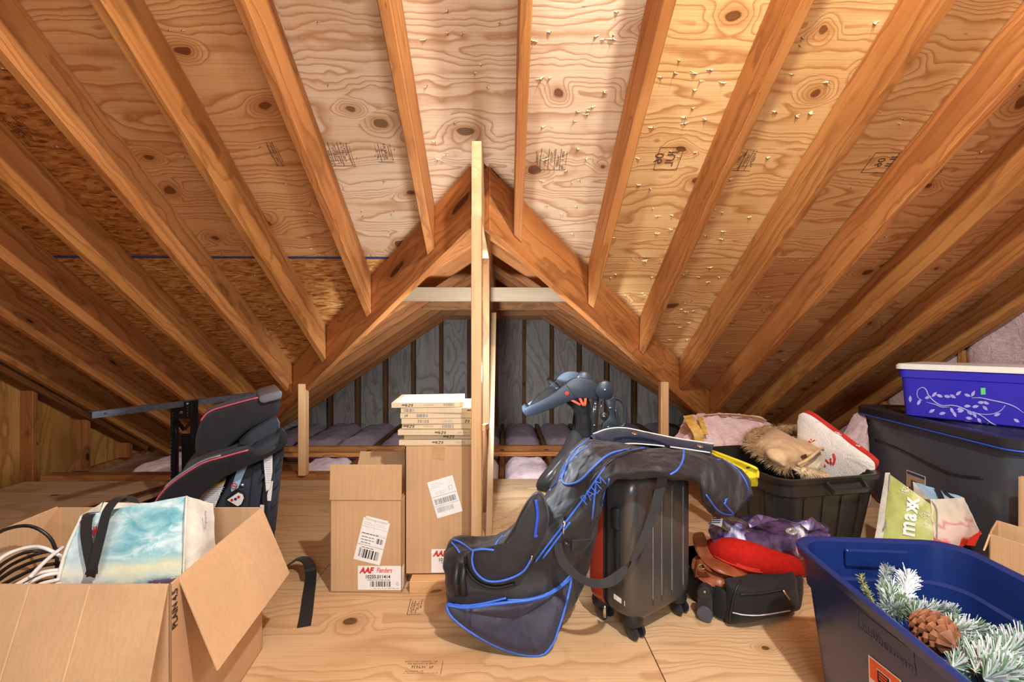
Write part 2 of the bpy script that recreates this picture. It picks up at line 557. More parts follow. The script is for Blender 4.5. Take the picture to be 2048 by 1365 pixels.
plain('rubber_black', lc('1d1d1f'), 0.5, 0, 0.15)
plain('plastic_black', lc('26282c'), 0.3, 0, 0.1, 60)
plain('plastic_bluegrey', lc('2a313b'), 0.36, 0, 0.08, 40)
fabric('stroller_fabric', lc('18181b'), rough=0.6, weave=1300, bump=0.3)
plain('stroller_vinyl', lc('35383a'), 0.25, 0, 0.1, 20)
plain('strap_orange', lc('e2502c'), 0.6)
fabric('navy_canvas', lc('1b2136'), weave=1200, bump=0.35)
plain('piping_cream', lc('e8e2d4'), 0.6)
plain('snap_brass', lc('c9a27c'), 0.35, 0.8)
plain('tote_black', lc('2a2825'), 0.34, 0, 0.04, 20)
plain('tote_slate', lc('4b5058'), 0.34, 0, 0.03, 20)
plain('lid_black', lc('2f2e36'), 0.28, 0, 0.04, 20)
plain('tote_navy', lc('182e6a'), 0.25, 0, 0.05, 20, spec=0.6)
plain('tote_lettering', lc('5a5f7c'), 0.4, 0, 0.05, 20)
plain('lid_white', lc('f2efe4'), 0.35, 0, 0.03)
plain('lid_yellow', lc('f2dd2e'), 0.35, 0, 0.04)
plain('lid_blue', lc('3560d0'), 0.35, 0, 0.04)
plain('vine_white', lc('b9b3f0'), 0.4)
plain('fake_leaf', lc('2a3a5a'), 0.7)
fabric('jacket_tan', lc('d2b287'), rough=0.85, weave=1300, bump=0.3)
fabric('jacket_cream', lc('d9cbb0'), rough=0.9, weave=1000, bump=0.3)
plain('fur_tan', lc('a98a63'), 0.9, 0, 0.3, 30)
plain('fur_pale', lc('d8c09a'), 0.9, 0, 0.3, 30)
plain('leather_tag', lc('5d3020'), 0.6)
plain('sherpa_white', lc('efe9df'), 0.95, 0, 0.06, 160, bump=1.0, bsc=180)
fabric('knit_red', lc('c8322a'), weave=500, bump=0.6)
plain('leather_brown', lc('8a4a2c'), 0.38, 0, 0.25, 18, bump=0.2, bsc=90)
fabric('duffel_black', lc('1a1a1c'), rough=0.65, weave=1300, bump=0.4)
plain('reflective_strip', lc('cfd0d2'), 0.4)
plain('fleece_red', lc('b8221a'), 0.95, 0, 0.12, 60, bump=0.7, bsc=420, spec=0.1)
plain('grommet', lc('c9cccb'), 0.3, 0.6, 0.05)
fabric('jute_white', lc('ddd8c8'), rough=0.7, weave=700, bump=0.4)
plain('tote_green', lc('b4bd6a'), 0.4, 0, 0.14, 16, bump=0.25, bsc=22)
plain('print_white', lc('f4f4ee'), 0.5)
plain('needle_white', lc('e3ebee'), 0.7, 0, 0.1, 50)
plain('needle_green', lc('5f8466'), 0.7, 0, 0.25, 50)
plain('needle_olive', lc('7c8a55'), 0.7, 0, 0.25, 50)
plain('cone_brown', lc('8a5636'), 0.6, 0, 0.35, 40)
plain('twig', lc('c9a987'), 0.75, 0, 0.2, 30)
plain('cable_black', lc('1a1a1b'), 0.4)
plain('cable_white', lc('eceae4'), 0.4)
plain('paper_kraft', lc('d3a74e'), 0.6, 0, 0.2, 30)
plain('tape_tan', lc('c2976a'), 0.25, 0, 0.08, 40, spec=0.6)

def purple_plastic():
    n = N('purple_plastic')
    p = n.coords(False)
    a = n.noise(p, 7, 3, 0.5, 1.0)
    col = n.ramp(a, [(0.34, lc('2a2440')), (0.48, lc('4f4068')), (0.55, lc('452a4a')), (0.61, lc('7d78a8')), (0.66, lc('e4e8f4'))])  # white end of the ramp paints in the glossy streaks
    n.set(Base_Color=col, Roughness=0.14)
    n.b.inputs['Coat Weight'].default_value = 0.5
    n.bump(n.noise(p, 24, 3, 0.6, 1.5), 0.35, 0.008)
purple_plastic()

def tote_scene():
    """printed beach scene on the shopping tote: local x = 0..1 across, z = 0..1 up"""
    n = N('beach_print')
    tc = n.new('ShaderNodeTexCoord').outputs['Generated']
    sp = n.new('ShaderNodeSeparateXYZ'); n.link(tc, sp.inputs[0])
    x, z = sp.outputs[0], sp.outputs[2]
    cl = n.noise(n.vmath('MULTIPLY', tc, (3.0, 1.0, 5.0)), 1.2, 5, 0.6, 0.8)
    h = n.math('MULTIPLY_ADD', n.math('SUBTRACT', cl, 0.5), 0.25, z)
    sky = n.ramp(cl, [(0.32, lc('5fa3b2')), (0.48, lc('93c3c8')), (0.60, lc('cfe2e2')), (0.72, lc('eef1f0'))])
    sand = n.ramp(h, [(0.10, lc('b9c9c4')), (0.18, lc('84a9b4')), (0.24, lc('c5d2c2')), (0.34, lc('dcd9b4')), (0.45, lc('9cc6c6'))])
    col = n.mix(n.rng(z, 0.38, 0.5), sand, sky)
    pier = n.math('MULTIPLY', n.math('MULTIPLY', n.rng(x, 0.70, 0.73), n.rng(z, 0.245, 0.20)), n.math('MULTIPLY', n.rng(z, 0.10, 0.13), n.rng(n.noise(tc, 26, 3), 0.35, 0.5)))
    col = n.mix(pier, col, lc('5d4a66'))
    pale = n.math('MULTIPLY', n.rng(x, 0.5, 0.25), n.rng(z, 0.95, 0.6))
    col = n.mix(n.math('MULTIPLY', pale, 0.45), col, lc('e2e6e8'))
    n.set(Base_Color=col, Roughness=0.18)
    n.bump(n.noise(n.new('ShaderNodeTexCoord').outputs['Object'], 40, 4, 0.6, 1.0), 0.25, 0.006)
tote_scene()

def blue_bin():
    n = N('blue_translucent')
    p = n.coords(False)
    tr = n.new('ShaderNodeBsdfTransparent'); tr.inputs[0].default_value = (*lc('8d88ff'), 1)
    n.set(Base_Color=lc('5a50ea'), Roughness=0.22)
    mx = n.new('ShaderNodeMixShader'); mx.inputs[0].default_value = 0.45
    n.link(tr.outputs[0], mx.inputs[1]); n.link(n.b.outputs[0], mx.inputs[2])
    n.link(mx.outputs[0], n.out.inputs['Surface'])
blue_bin()
def smoke_plastic():
    n = N('smoke_plastic')
    tr = n.new('ShaderNodeBsdfTransparent'); tr.inputs[0].default_value = (0.25, 0.23, 0.2, 1)
    n.set(Base_Color=lc('3a3833'), Roughness=0.08)
    mx = n.new('ShaderNodeMixShader'); mx.inputs[0].default_value = 0.5
    n.link(tr.outputs[0], mx.inputs[1]); n.link(n.b.outputs[0], mx.inputs[2])
    n.link(mx.outputs[0], n.out.inputs['Surface'])
smoke_plastic()
def fruit_print():
    n = N('fruit_print')
    p = n.coords(False)
    a = n.noise(p, 11, 3, 0.5, 0.8)
    sp = n.new('ShaderNodeSeparateXYZ'); n.link(n.new('ShaderNodeTexCoord').outputs['Generated'], sp.inputs[0])
    h = n.math('MULTIPLY_ADD', n.math('SUBTRACT', a, 0.5), 0.5, sp.outputs[2])
    col = n.ramp(h, [(0.16, lc('d8352a')), (0.26, lc('e04a38')), (0.32, lc('eed6cc')), (0.5, lc('ecd9cf')), (0.56, lc('d99a94')), (0.62, lc('e8dcc6')), (0.9, lc('e6dfcc'))])
    n.set(Base_Color=col, Roughness=0.4)
fruit_print()
# ================================================================== the attic shell
TAN = 2.0 / 3.0                       # 8 in 12 roof
SL = math.atan(TAN); CS = math.cos(SL)
ZB, ZS = 2.81, 3.03                   # height of rafter undersides / sheathing at y = 0
XR, YV = -0.104, 1.93                 # dormer ridge line, apex of the valleys
ZA = ZS - TAN * YV
XL, XRW = -3.36, 2.93                 # side wall faces
YB = 5.5                              # far wall of the dormer
def rx(k): return 0.063 + 0.4064 * k
def zs(y): return ZS - TAN * y
def zb(y): return ZB - TAN * y
def zd(x): return ZA - TAN * abs(x - XR)

def clip(poly, a, b, c):
    """keep a*x + b*y <= c"""
    out = []
    for i, p in enumerate(poly):
        q = poly[(i + 1) % len(poly)]
        dp = a * p[0] + b * p[1] - c; dq = a * q[0] + b * q[1] - c
        if dp <= 0: out.append(p)
        if dp * dq < 0:
            t = dp / (dp - dq); out.append((p[0] + (q[0] - p[0]) * t, p[1] + (q[1] - p[1]) * t))
    return out

def roof_polys(x0, x1, y0, y1):
    R = [(x0, y0), (x1, y0), (x1, y1), (x0, y1)]
    L = clip(clip(R, 1, 0, XR), 1, 1, YV + XR)
    Q = clip(clip(R, -1, 0, -XR), -1, 1, YV - XR)
    return [p for p in (L, Q) if len(p) > 2]

# --- ceiling: outer roof skin (parent of all roof timber)
g = Geo()
for poly in roof_polys(XL - 0.25, XRW + 0.3, -1.3, 4.75):
    g.prism([V(x, y, zs(y) + 0.02) for x, y in poly], (0, 0, 0.05))
for s in (-1, 1):
    e = 2.72
    g.prism([V(XR, YV, ZA + 0.02), V(XR, YB + 0.1, ZA + 0.02), V(XR + s * e, YB + 0.1, zd(XR + s * e) + 0.02), V(XR + s * e, YV + e, zd(XR + s * e) + 0.02)], (0, 0, 0.05))
ceiling = g.build('ceiling', 'aged_wood', origin=V(0, 0, zs(0)))
tag(ceiling, 'steep attic roof of bare rafters and plywood sheathing', 'ceiling', kind='structure')

SX = V(1, 0, 0); SY = V(0, -CS, math.sin(SL))
def panel(x0, x1, y0, y1, mat, color):
    ps = roof_polys(x0 + 0.0015, x1 - 0.0015, y0 + 0.002, y1 - 0.002)
    if not ps: return
    M = frame(V(x0, y1, zs(y1)), SX, SY)
    g = Geo()
    nrm = V(0, math.sin(SL), CS)
    for p in ps: g.prism([V(x, y, zs(y)) for x, y in p], nrm * 0.012)
    o = g.build('plywood_panel' if mat == 'plywood' else 'osb_panel', mat, ceiling, M=M)
    o.color = (*color, 1)
WHT, YEL, ORG, BRN = (0.93, 0.95, 0.98), (0.98, 0.83, 0.55), (0.84, 0.61, 0.39), (0.82, 0.60, 0.42)  # sheathing tints; white, yellow and orange also carry warm-cool light and its falloff
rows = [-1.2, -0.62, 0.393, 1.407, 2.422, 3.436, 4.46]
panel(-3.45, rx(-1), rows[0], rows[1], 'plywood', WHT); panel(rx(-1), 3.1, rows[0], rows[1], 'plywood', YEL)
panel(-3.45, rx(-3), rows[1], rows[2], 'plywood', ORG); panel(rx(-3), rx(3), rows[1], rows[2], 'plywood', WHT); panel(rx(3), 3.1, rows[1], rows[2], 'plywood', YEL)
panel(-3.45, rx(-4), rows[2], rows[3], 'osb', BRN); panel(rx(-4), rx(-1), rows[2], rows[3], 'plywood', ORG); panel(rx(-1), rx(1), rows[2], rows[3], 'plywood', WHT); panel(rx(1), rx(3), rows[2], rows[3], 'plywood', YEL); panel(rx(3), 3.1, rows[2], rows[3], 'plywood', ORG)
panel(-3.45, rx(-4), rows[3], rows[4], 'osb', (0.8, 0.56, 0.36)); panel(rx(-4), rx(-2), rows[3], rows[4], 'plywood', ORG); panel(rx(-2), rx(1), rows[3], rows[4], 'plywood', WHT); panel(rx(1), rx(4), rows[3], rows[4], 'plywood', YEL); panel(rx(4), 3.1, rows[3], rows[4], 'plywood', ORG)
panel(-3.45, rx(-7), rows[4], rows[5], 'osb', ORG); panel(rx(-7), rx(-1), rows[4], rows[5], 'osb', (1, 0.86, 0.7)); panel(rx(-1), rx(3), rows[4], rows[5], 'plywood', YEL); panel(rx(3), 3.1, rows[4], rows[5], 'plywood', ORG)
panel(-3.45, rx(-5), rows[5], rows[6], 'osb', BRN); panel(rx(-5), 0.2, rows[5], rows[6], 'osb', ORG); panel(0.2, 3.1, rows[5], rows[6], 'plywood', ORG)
# blue felt showing in the joint
for x0, x1 in ((rx(-7), XR - 0.5),):
    Geo().prism([V(x0, 2.424, zs(2.424) + 0.003), V(x1, 2.424, zs(2.424) + 0.003), V(x1, 2.432, zs(2.432) + 0.003), V(x0, 2.432, zs(2.432) + 0.003)], (0, 0, -0.005)).build('underlay_strip', 'label_navy', ceiling)

# --- main rafters
HW = 0.019
def y_end(x):
    if XR - 2.55 < x < XR + 2.5: return YV + abs(x - XR) - 0.03
    return 4.42
for k in range(-8, 8):
    x = rx(k) + random.uniform(-0.006, 0.006)
    P = []
    for zz, dz in ((zb, 0), (zs, -0.001)):
        P += [V(x - HW, -1.2, zz(-1.2) + dz), V(x + HW, -1.2, zz(-1.2) + dz), V(x + HW, y_end(x + HW), zz(y_end(x + HW)) + dz), V(x - HW, y_end(x - HW), zz(y_end(x - HW)) + dz)]
    o = Geo().hexa(P).build('rafter', 'rafter_wood', ceiling, M=frame(V(x, 0, zb(0)), V(0, CS, -math.sin(SL)), SX), bevel=0.003)
    c = random.uniform(0.9, 1.08)
    o.color = (c, c * random.uniform(0.93, 1.0), c * random.uniform(0.86, 1.0), 1)

# --- valley rafters, dormer ridge and dormer rafters
RD = 0.27
for s in (-1, 1):
    dirv = V(s, 1, -TAN); nrm = V(s, -1, 0).normalized()
    a = V(XR + s * 0.03, YV + 0.03, ZA - TAN * 0.03 - 0.004); b = V(XR + s * 2.6, YV + 2.6, ZA - TAN * 2.6 - 0.004)
    P = []
    for p in (a, b):
        P += [p - nrm * HW - V(0, 0, RD), p + nrm * HW - V(0, 0, RD), p + nrm * HW, p - nrm * HW]
    o = Geo().hexa(P).build('valley_rafter', 'rafter_wood', ceiling, M=frame(a, dirv, nrm), bevel=0.003)
    o.color = (0.92, 0.84, 0.8, 1)
    # plumb scab where the valley carries on down
beam('ridge_board', V(XR, 1.715, 1.438 + 0.143), V(XR, YB - 0.05, 1.438 + 0.143), (0.038, 0, 0), (0, 0, 0.286), 'pale_wood', ceiling, color=(1.04, 1.0, 0.92))
y = 2.25; i = 0
while y < YB - 0.15:
    for s in (-1, 1):
        sm = min(y - YV - 0.05, 2.52)
        if sm < 0.1: continue
        a = V(XR + s * 0.02, y, zd(XR + s * 0.02) - 0.085); b = V(XR + s * sm, y, zd(XR + s * sm) - 0.085)
        beam('dormer_rafter', a, b, (0, 0.038, 0), V(s * TAN, 0, 1).normalized() * 0.14, 'rafter_wood', ceiling, color=(0.8, 0.7, 0.66))
    y += 0.4064; i += 1
# collar ties
for j, yy in enumerate((2.86, 3.68, 4.5, 5.3)):
    zt = 1.265
    hw = (ZA - 0.11 - zt) / TAN
    beam('collar_tie', V(XR - hw, yy + 0.03, zt), V(XR + hw, yy + 0.03, zt), (0, 0.038, 0), (0, 0, 0.089), 'pale_wood' if j == 0 else 'aged_wood', ceiling, color=(0.42, 0.42, 0.44) if j == 0 else (0.8, 0.75, 0.7))
# posts under ridge and valleys
beam('post', V(XR, 1.745, 0), V(XR, 1.745, 1.437), (0.038, 0, 0), (0, 0.089, 0), 'pale_wood', ceiling, color=(0.90, 0.80, 0.72))
beam('post', V(XR + 0.002, 2.62, 0), V(XR + 0.002, 2.62, 1.437), (0.038, 0, 0), (0, 0.089, 0), 'aged_wood', ceiling, color=(0.6, 0.56, 0.56))
a = W(978, 1066, 2.27); a.z = 0.0; b = W(988, 626, 3.1)
beam('post', a, b, (0.032, 0, 0), (0, 0.06, 0), 'pale_wood', ceiling, color=(0.55, 0.5, 0.48))
beam('post', V(*(W(607, 955, 3.17).xy), 0.038), V(*(W(607, 955, 3.17).xy), W(607, 768, 3.17).z), (0.05, 0, 0), (0, 0.06, 0), 'pale_wood', ceiling, color=(0.95, 0.8, 0.66))
beam('post', V(*(W(1327, 955, 3.1).xy), 0.0), V(*(W(1327, 955, 3.1).xy), W(1327, 764, 3.1).z), (0.055, 0, 0), (0, 0.05, 0), 'pale_wood', ceiling, color=(0.95, 0.8, 0.66))
beam('nailing_block', W(966, 857, 1.86), W(974, 852, 2.5), (0, 0, 0.03), (0.02, 0, 0), 'pale_wood', ceiling, color=(0.9, 0.8, 0.7))

# --- floor deck
floor = Geo().box((-0.2, 2.5, -0.155), (7.0, 6.8, 0.03)).build('floor', 'aged_wood', origin=V(0, 0, -0.025))
tag(floor, 'plywood attic floor deck', 'floor', kind='structure')
def deck(x0, x1, y0, y1, c):
    M = frame(V(x0, y0, 0), SX, V(0, 1, 0))
    o = Geo().box(((x0 + x1) / 2, (y0 + y1) / 2, -0.0125), (x1 - x0 - 0.003, y1 - y0 - 0.003, 0.025)).build('plywood_panel', 'floor_plywood', floor, M=M, bevel=0.001)
    o.color = (*c, 1)
deck(-3.3, -1.98, -0.72, 0.50, (1, 0.96, 0.9)); deck(-1.98, 0.46, -0.72, 0.50, (1, 0.95, 0.88)); deck(0.46, 2.93, -0.72, 0.50, (1, 0.97, 0.92))
deck(-3.3, -1.98, 0.50, 1.72, (1, 0.93, 0.85)); deck(-1.98, 0.46, 0.50, 1.72, (1, 0.95, 0.88)); deck(0.46, 2.93, 0.50, 1.72, (1, 0.98, 0.94))
deck(-3.3, -0.76, 1.72, 2.94, (0.97, 0.92, 0.84)); deck(-0.76, 1.68, 1.72, 2.94, (0.98, 0.94, 0.88)); deck(1.68, 2.93, 1.72, 2.94, (0.95, 0.9, 0.84))
deck(-3.3, -2.1, 2.94, 3.2, (0.95, 0.9, 0.8)); deck(-2.1, 0.34, 2.94, 3.2, (0.97, 0.92, 0.85)); deck(0.34, 2.93, 2.94, 3.2, (0.95, 0.9, 0.84))
beam('sole_plate', V(-3.2, 3.24, 0.02), V(-1.02, 3.24, 0.02), (0, 0.089, 0), (0, 0, 0.038), 'aged_wood', floor, color=(0.9, 0.8, 0.72))
# joists and header boards past the deck
beam('header_joist', V(-2.4, 4.22, -0.03), V(2.3, 4.22, -0.03), (0, 0.038, 0), (0, 0, 0.06), 'aged_wood', floor, color=(1.1, 0.95, 0.85))
beam('header_joist', V(-2.1, 3.97, -0.012), V(2.0, 3.97, -0.012), (0, 0.06, 0), (0, 0, 0.035), 'rafter_wood', floor, color=(1.15, 1.05, 1.0))
for k in range(-3, 7):
    beam('floor_joist', V(rx(k) - 0.08, 3.2, -0.075), V(rx(k) - 0.08, 5.5, -0.075), (0.038, 0, 0), (0, 0, 0.09), 'aged_wood', floor, color=(0.6, 0.5, 0.45))
def batt(x0, x1, y0, y1, zt, mat, parent, name='insulation_batt'):
    nx, ny = 12, max(6, int((y1 - y0) * 16))
    R = []
    g = Geo()
    P = []; F = []
    for j in range(ny + 1):
        for i in range(nx + 1):
            u, v = i / nx, j / ny
            edge = min(u, 1 - u) * 2; ev = min(v, 1 - v) * ny / 2
            h = zt - 0.07 * max(0, 1 - edge * 2.2) ** 1.6 - 0.05 * max(0, 1 - ev) ** 2
            p = V(x0 + (x1 - x0) * u, y0 + (y1 - y0) * v, h)
            p.z += 0.022 * mnoise.noise(p * 9) + 0.012 * mnoise.noise(p * 24)
            P.append(p)
    for j in range(ny):
        for i in range(nx):
            a = j * (nx + 1) + i; F.append((a, a + 1, a + nx + 2, a + nx + 1))
    n = len(P)
    g.add(P, F)
    # skirt and base so that the batt is a solid
    rim = [i for i in range(nx + 1)] + [(j + 1) * (nx + 1) - 1 for j in range(1, ny + 1)] + [ny * (nx + 1) + i for i in range(nx - 1, -1, -1)] + [j * (nx + 1) for j in range(ny - 1, 0, -1)]
    low = [V(P[i].x, P[i].y, zt - 0.13) for i in rim]
    g.v.extend(low)
    m = len(rim)
    for q in range(m): g.f.append((rim[q], rim[(q + 1) % m], n + (q + 1) % m, n + q))
    g.f.append(tuple(n + q for q in range(m)))
    return g.build(name, mat, parent, smooth=True)
for k in range(-7, 7):
    x0 = rx(k) - 0.055; x1 = rx(k + 1) - 0.105
    if x1 < -3.1: continue
    batt(x0, x1, 3.30 if k < -2 else 3.22, 3.92, -0.11 if k < -4 else 0.0, 'pink_insulation', floor)
    if -6 <= k <= 5: batt(x0, x1, 4.25, 5.45, 0.0, 'shaded_insulation', floor)
batt(-2.75, -2.45, 3.32, 3.9, 0.055, 'pink_insulation', floor)

# --- dormer end wall
wall_back = Geo().box((XR, YB + 0.13, 0.75), (5.6, 0.04, 2.0)).build('wall_back', 'grey_plywood', origin=V(XR, YB + 0.13, 0))
tag(wall_back, 'dim weathered plywood gable wall at the end of the dormer', 'wall', kind='structure')
sp = 0.335
for k in range(-8, 9):
    x = XR + 0.013 + sp * k
    h = zd(x) - 0.05
    if h < 0.05: continue
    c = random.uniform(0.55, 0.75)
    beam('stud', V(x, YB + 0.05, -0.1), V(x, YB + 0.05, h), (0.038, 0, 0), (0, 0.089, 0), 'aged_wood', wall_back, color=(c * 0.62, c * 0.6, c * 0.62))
    x0, x1 = x + 0.004, x + sp - 0.004
    P = [V(x0, YB + 0.095, -0.1), V(x1, YB + 0.095, -0.1), V(x1, YB + 0.095, max(zd(x1) + 0.02, -0.05)), V(x0, YB + 0.095, max(zd(x0) + 0.02, -0.05))]
    if x0 < XR < x1: P.insert(3, V(XR, YB + 0.095, ZA))
    o = Geo().prism(P, (0, 0.012, 0)).build('plywood_panel', 'grey_plywood', wall_back, M=frame(V(x0, YB + 0.095, 0), V(0, 0, 1), V(1, 0, 0)))
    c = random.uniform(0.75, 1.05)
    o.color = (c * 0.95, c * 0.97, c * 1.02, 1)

# --- left gable wall
wall_left = Geo().prism([V(XL - 0.02, -1.2, -0.1), V(XL - 0.02, 4.6, -0.1), V(XL - 0.02, 4.6, zs(4.6)), V(XL - 0.02, -1.2, zs(-1.2))], (-0.03, 0, 0)).build('wall_left', 'aged_wood', origin=V(XL, 2, 0))
tag(wall_left, 'left gable wall of stained plywood between rough studs', 'wall', kind='structure')
ys = [-0.83 + 0.4064 * i for i in range(14)]
for i, yy in enumerate(ys):
    h = zb(yy) + 0.02
    if h > 0.02:
        beam('stud', V(XL + 0.045, yy, -0.05), V(XL + 0.045, yy, h), (0.089, 0, 0), (0, 0.038, 0), 'aged_wood', wall_left, bevel=0.003, color=(0.86, 0.7, 0.58))
    y0, y1 = yy + 0.002, min(yy + 0.4044, 4.5)
    if y1 <= y0: continue
    o = Geo().prism([V(XL, y0, -0.05), V(XL, y1, -0.05), V(XL, y1, zs(y1)), V(XL, y0, zs(y0))], (-0.012, 0, 0)).build('plywood_panel', 'wall_plywood', wall_left, M=frame(V(XL, y0, 0), V(0, 0, 1), V(0, 1, 0)))
    c = random.uniform(0.92, 1.08); o.color = (c, c * 0.97, c * 0.92, 1)
a = V(XL + 0.07, -1.1, zb(-1.1) - 0.02); b = V(XL + 0.07, 4.2, zb(4.2) - 0.02)
beam('top_plate', a, b, (0.10, 0, 0), V(0, math.sin(SL), CS) * 0.038, 'aged_wood', wall_left, color=(0.5, 0.42, 0.38))

# --- right gable wall with pink batts
wall_right = Geo().prism([V(XRW + 0.11, -1.2, -0.1), V(XRW + 0.11, 4.6, -0.1), V(XRW + 0.11, 4.6, zs(4.6)), V(XRW + 0.11, -1.2, zs(-1.2))], (0.03, 0, 0)).build('wall_right', 'wall_plywood', origin=V(XRW, 2, 0))
tag(wall_right, 'right gable wall filled with pink fibreglass insulation', 'wall', kind='structure')
st = [2.875 - 0.61 * 6 + 0.61 * i for i in range(10)]
for yy in st:
    if zb(yy) > 0.05:
        beam('stud', V(XRW + 0.045, yy, -0.02), V(XRW + 0.045, yy, zb(yy) + 0.02), (0.089, 0, 0), (0, 0.03, 0), 'rafter_wood', wall_right)
    y0, y1 = yy + 0.02, yy + 0.59
    n = 16; P = []; F = []
    for i in range(n + 1):
        y = y0 + (y1 - y0) * i / n
        for j in range(25):
            z = -0.02 + (max(zs(y), 0.0) + 0.02) * j / 24
            p = V(XRW + 0.012 + 0.05 * max(0, abs(i / n - 0.5) * 2 - 0.75), y, z)
            p.x += 0.016 * mnoise.noise(p * 7) + 0.008 * mnoise.noise(p * 22)
            P.append(p)
    for i in range(n):
        for j in range(24):
            a = i * 25 + j; F.append((a, a + 1, a + 26, a + 25))
    g = Geo().add(P, F)
    nb = len(P)
    rim = list(range(25)) + [i * 25 + 24 for i in range(1, n + 1)] + [n * 25 + j for j in range(23, -1, -1)] + [i * 25 for i in range(n - 1, 0, -1)]
    g.v.extend(V(XRW + 0.10, P[q].y, P[q].z) for q in rim)
    for q in range(len(rim)): g.f.append((rim[q], rim[(q + 1) % len(rim)], nb + (q + 1) % len(rim), nb + q))
    g.build('insulation_batt', 'pink_insulation', wall_right, smooth=True)

# --- roofing nails poking through with torn splinters
gn, gs = Geo(), Geo()
rn = random.Random(5)
nrm = V(0, -math.sin(SL), -CS)
def nail(x, y, big):
    p = V(x, y, zs(y))
    L = rn.uniform(0.012, 0.028) * big
    d = (nrm + V(rn.uniform(-.15, .15), rn.uniform(-.15, .15), 0)).normalized()
    a, b = V(1, 0, 0), SY
    gn.add([p + a * .0016, p - a * .0008 + b * .0014, p - a * .0008 - b * .0014, p + d * L], [(0, 1, 3), (1, 2, 3), (2, 0, 3)])
    for _ in range(rn.choice((1, 2, 2, 3))):
        ang = rn.choice((0, PI)) + rn.gauss(0, 0.3)
        l = rn.uniform(0.006, 0.020) * big; wd = rn.uniform(0.0007, 0.0020) * big
        t = a * math.cos(ang) + b * math.sin(ang); u = b * math.cos(ang) - a * math.sin(ang)
        tip = p + t * rn.uniform(.0, .006) + nrm * rn.uniform(.002, .007) * big
        q = p + t * l
        gs.add([q + u * wd * .3, q - u * wd * .3, p - u * wd + nrm * .001, p + u * wd + nrm * .001, tip + nrm * .002], [(0, 1, 2, 3), (3, 2, 4), (0, 3, 4), (1, 0, 4), (2, 1, 4)])
for k in range(-5, 6):
    dens = {0: 105, 1: 95, 2: 85, -1: 80, -2: 55, 3: 45, -3: 36, 4: 26}.get(k, 10)
    for _ in range(dens):
        x = rn.uniform(rx(k) + 0.04, rx(k + 1) - 0.04); y = rn.uniform(0.7, 3.6)
        y = round(y / 0.127) * 0.127 + rn.gauss(0, 0.022)
        if y < YV + abs(x - XR) - 0.06: nail(x, y, 1.15 if k in (-1, 0, 1, 2) else 0.8)
tag(gn.build('roofing_nail', 'nail_steel', ceiling, fix=False), kind='stuff')
tag(gs.build('wood_splinter', 'splinter_wood', ceiling, fix=False), kind='stuff')

# --- mill stamps printed on the sheathing
def roof_pt(px, py, H=ZS - 0.0015):
    d = W(px, py, 1.0) - EYE
    t = (H - EYE.z) / (d.z + TAN * d.y)
    return EYE + d * t
def stamp(px, py, wd, rows_, heights, ink='stamp_ink', seed=1, parent=None, origin=None, X=None, Y=None):
    """columns of tiny print running down the slope, divided by rules"""
    r = random.Random(seed)
    g = Geo()
    o = origin if origin is not None else roof_pt(px, py)
    X = X or V(1, 0, 0); Y = Y or -SY
    Z = X.cross(Y).normalized()
    x = 0.0
    H = heights
    for typ in rows_:
        if typ == '|':
            g.box(o + X * x + Y * H / 2, (0.0022, H, 0.0006), (X, Y, Z)); x += 0.008
        else:
            s = {'t': 0.0035, 'm': 0.006, 'b': 0.011}[typ]
            y = r.uniform(0, H * 0.35); ye = H * r.uniform(0.6, 1.0)
            while y < ye:
                l = r.uniform(0.5, 1.0) * s
                if r.random() < 0.82:
                    g.box(o + X * (x + s * 0.2) + Y * (y + l * .1), (s * 0.9, s * 0.16, 0.0006), (X, Y, Z))
                    if r.random() < 0.7: g.box(o + X * (x + s * r.uniform(-.2, .5)) + Y * (y + l * .35), (s * 0.16, l * 0.55, 0.0006), (X, Y, Z))
                y += l * 0.95
            x += s * 1.5
    g.box(o + X * x * 0.5 + Y * H, (x, 0.0015, 0.0006), (X, Y, Z))
    return g.build('mill_stamp', ink, parent or ceiling, fix=False)
stamp(650, 285, .2, ['m', '|', 't', 't', 't', 't', 'm', '|', 't', 'm', 'm', 't', '|', 't'], 0.11, seed=2)
stamp(748, 288, .2, ['t', 'm', '|', 't', 'm', 'b', 'm', 't'], 0.085, seed=3)
stamp(1074, 298, .2, ['t', 'm', 't', '|', 't', 't', 't', 'm', '|', 't', 'm', 't', '|', 't', 'm', '|', 'b', 't'], 0.10, seed=4)
stamp(1475, 300, .2, ['b', '|', 't', 'm', 't', '|', 't', 't', 'm', '|', 't', 't', 'm'], 0.10, seed=5)
stamp(1880, 330, .2, ['m', '|', 't', 't', 't', 'm'], 0.10, seed=6)
stamp(530, 285, .2, ['t', '|', 't', 'm', '|', 't'], 0.11, seed=7)
stamp(0, 232, .2, ['m', 't', 'm', 't', 'm', 't', 'm', 'm', 't'], 0.13, 'print_black', seed=8)
stamp(430, 655, .2, ['t'] * 3, 0.03, 'print_black', seed=9)
stamp(528, 655, .2, ['m', 't', 'm', 't', 'm', 't', 'm'], 0.03, 'print_black', seed=10)
def roof_text(s, px, py, size, **k):
    text_obj('mill_stamp', s, size, frame(roof_pt(px, py), -SY, -SX), 'stamp_ink', ceiling, **k)
def roof_rect(px0, py0, px1, py1):
    P = [roof_pt(px0, py0), roof_pt(px1, py0), roof_pt(px1, py1), roof_pt(px0, py1)]
    g = Geo()
    P[3].x = P[0].x; P[2].x = P[1].x
    for i in range(4): g.ribbon([P[i], P[(i + 1) % 4]], nrm.cross(P[(i + 1) % 4] - P[i]).normalized() * 0.0022, 0.0006)
    g.build('mill_stamp', 'stamp_ink', ceiling)
roof_text('JUL', 1347, 302, 0.052); roof_text('06', 1322, 306, 0.052)
roof_rect(1321, 295, 1369, 340)
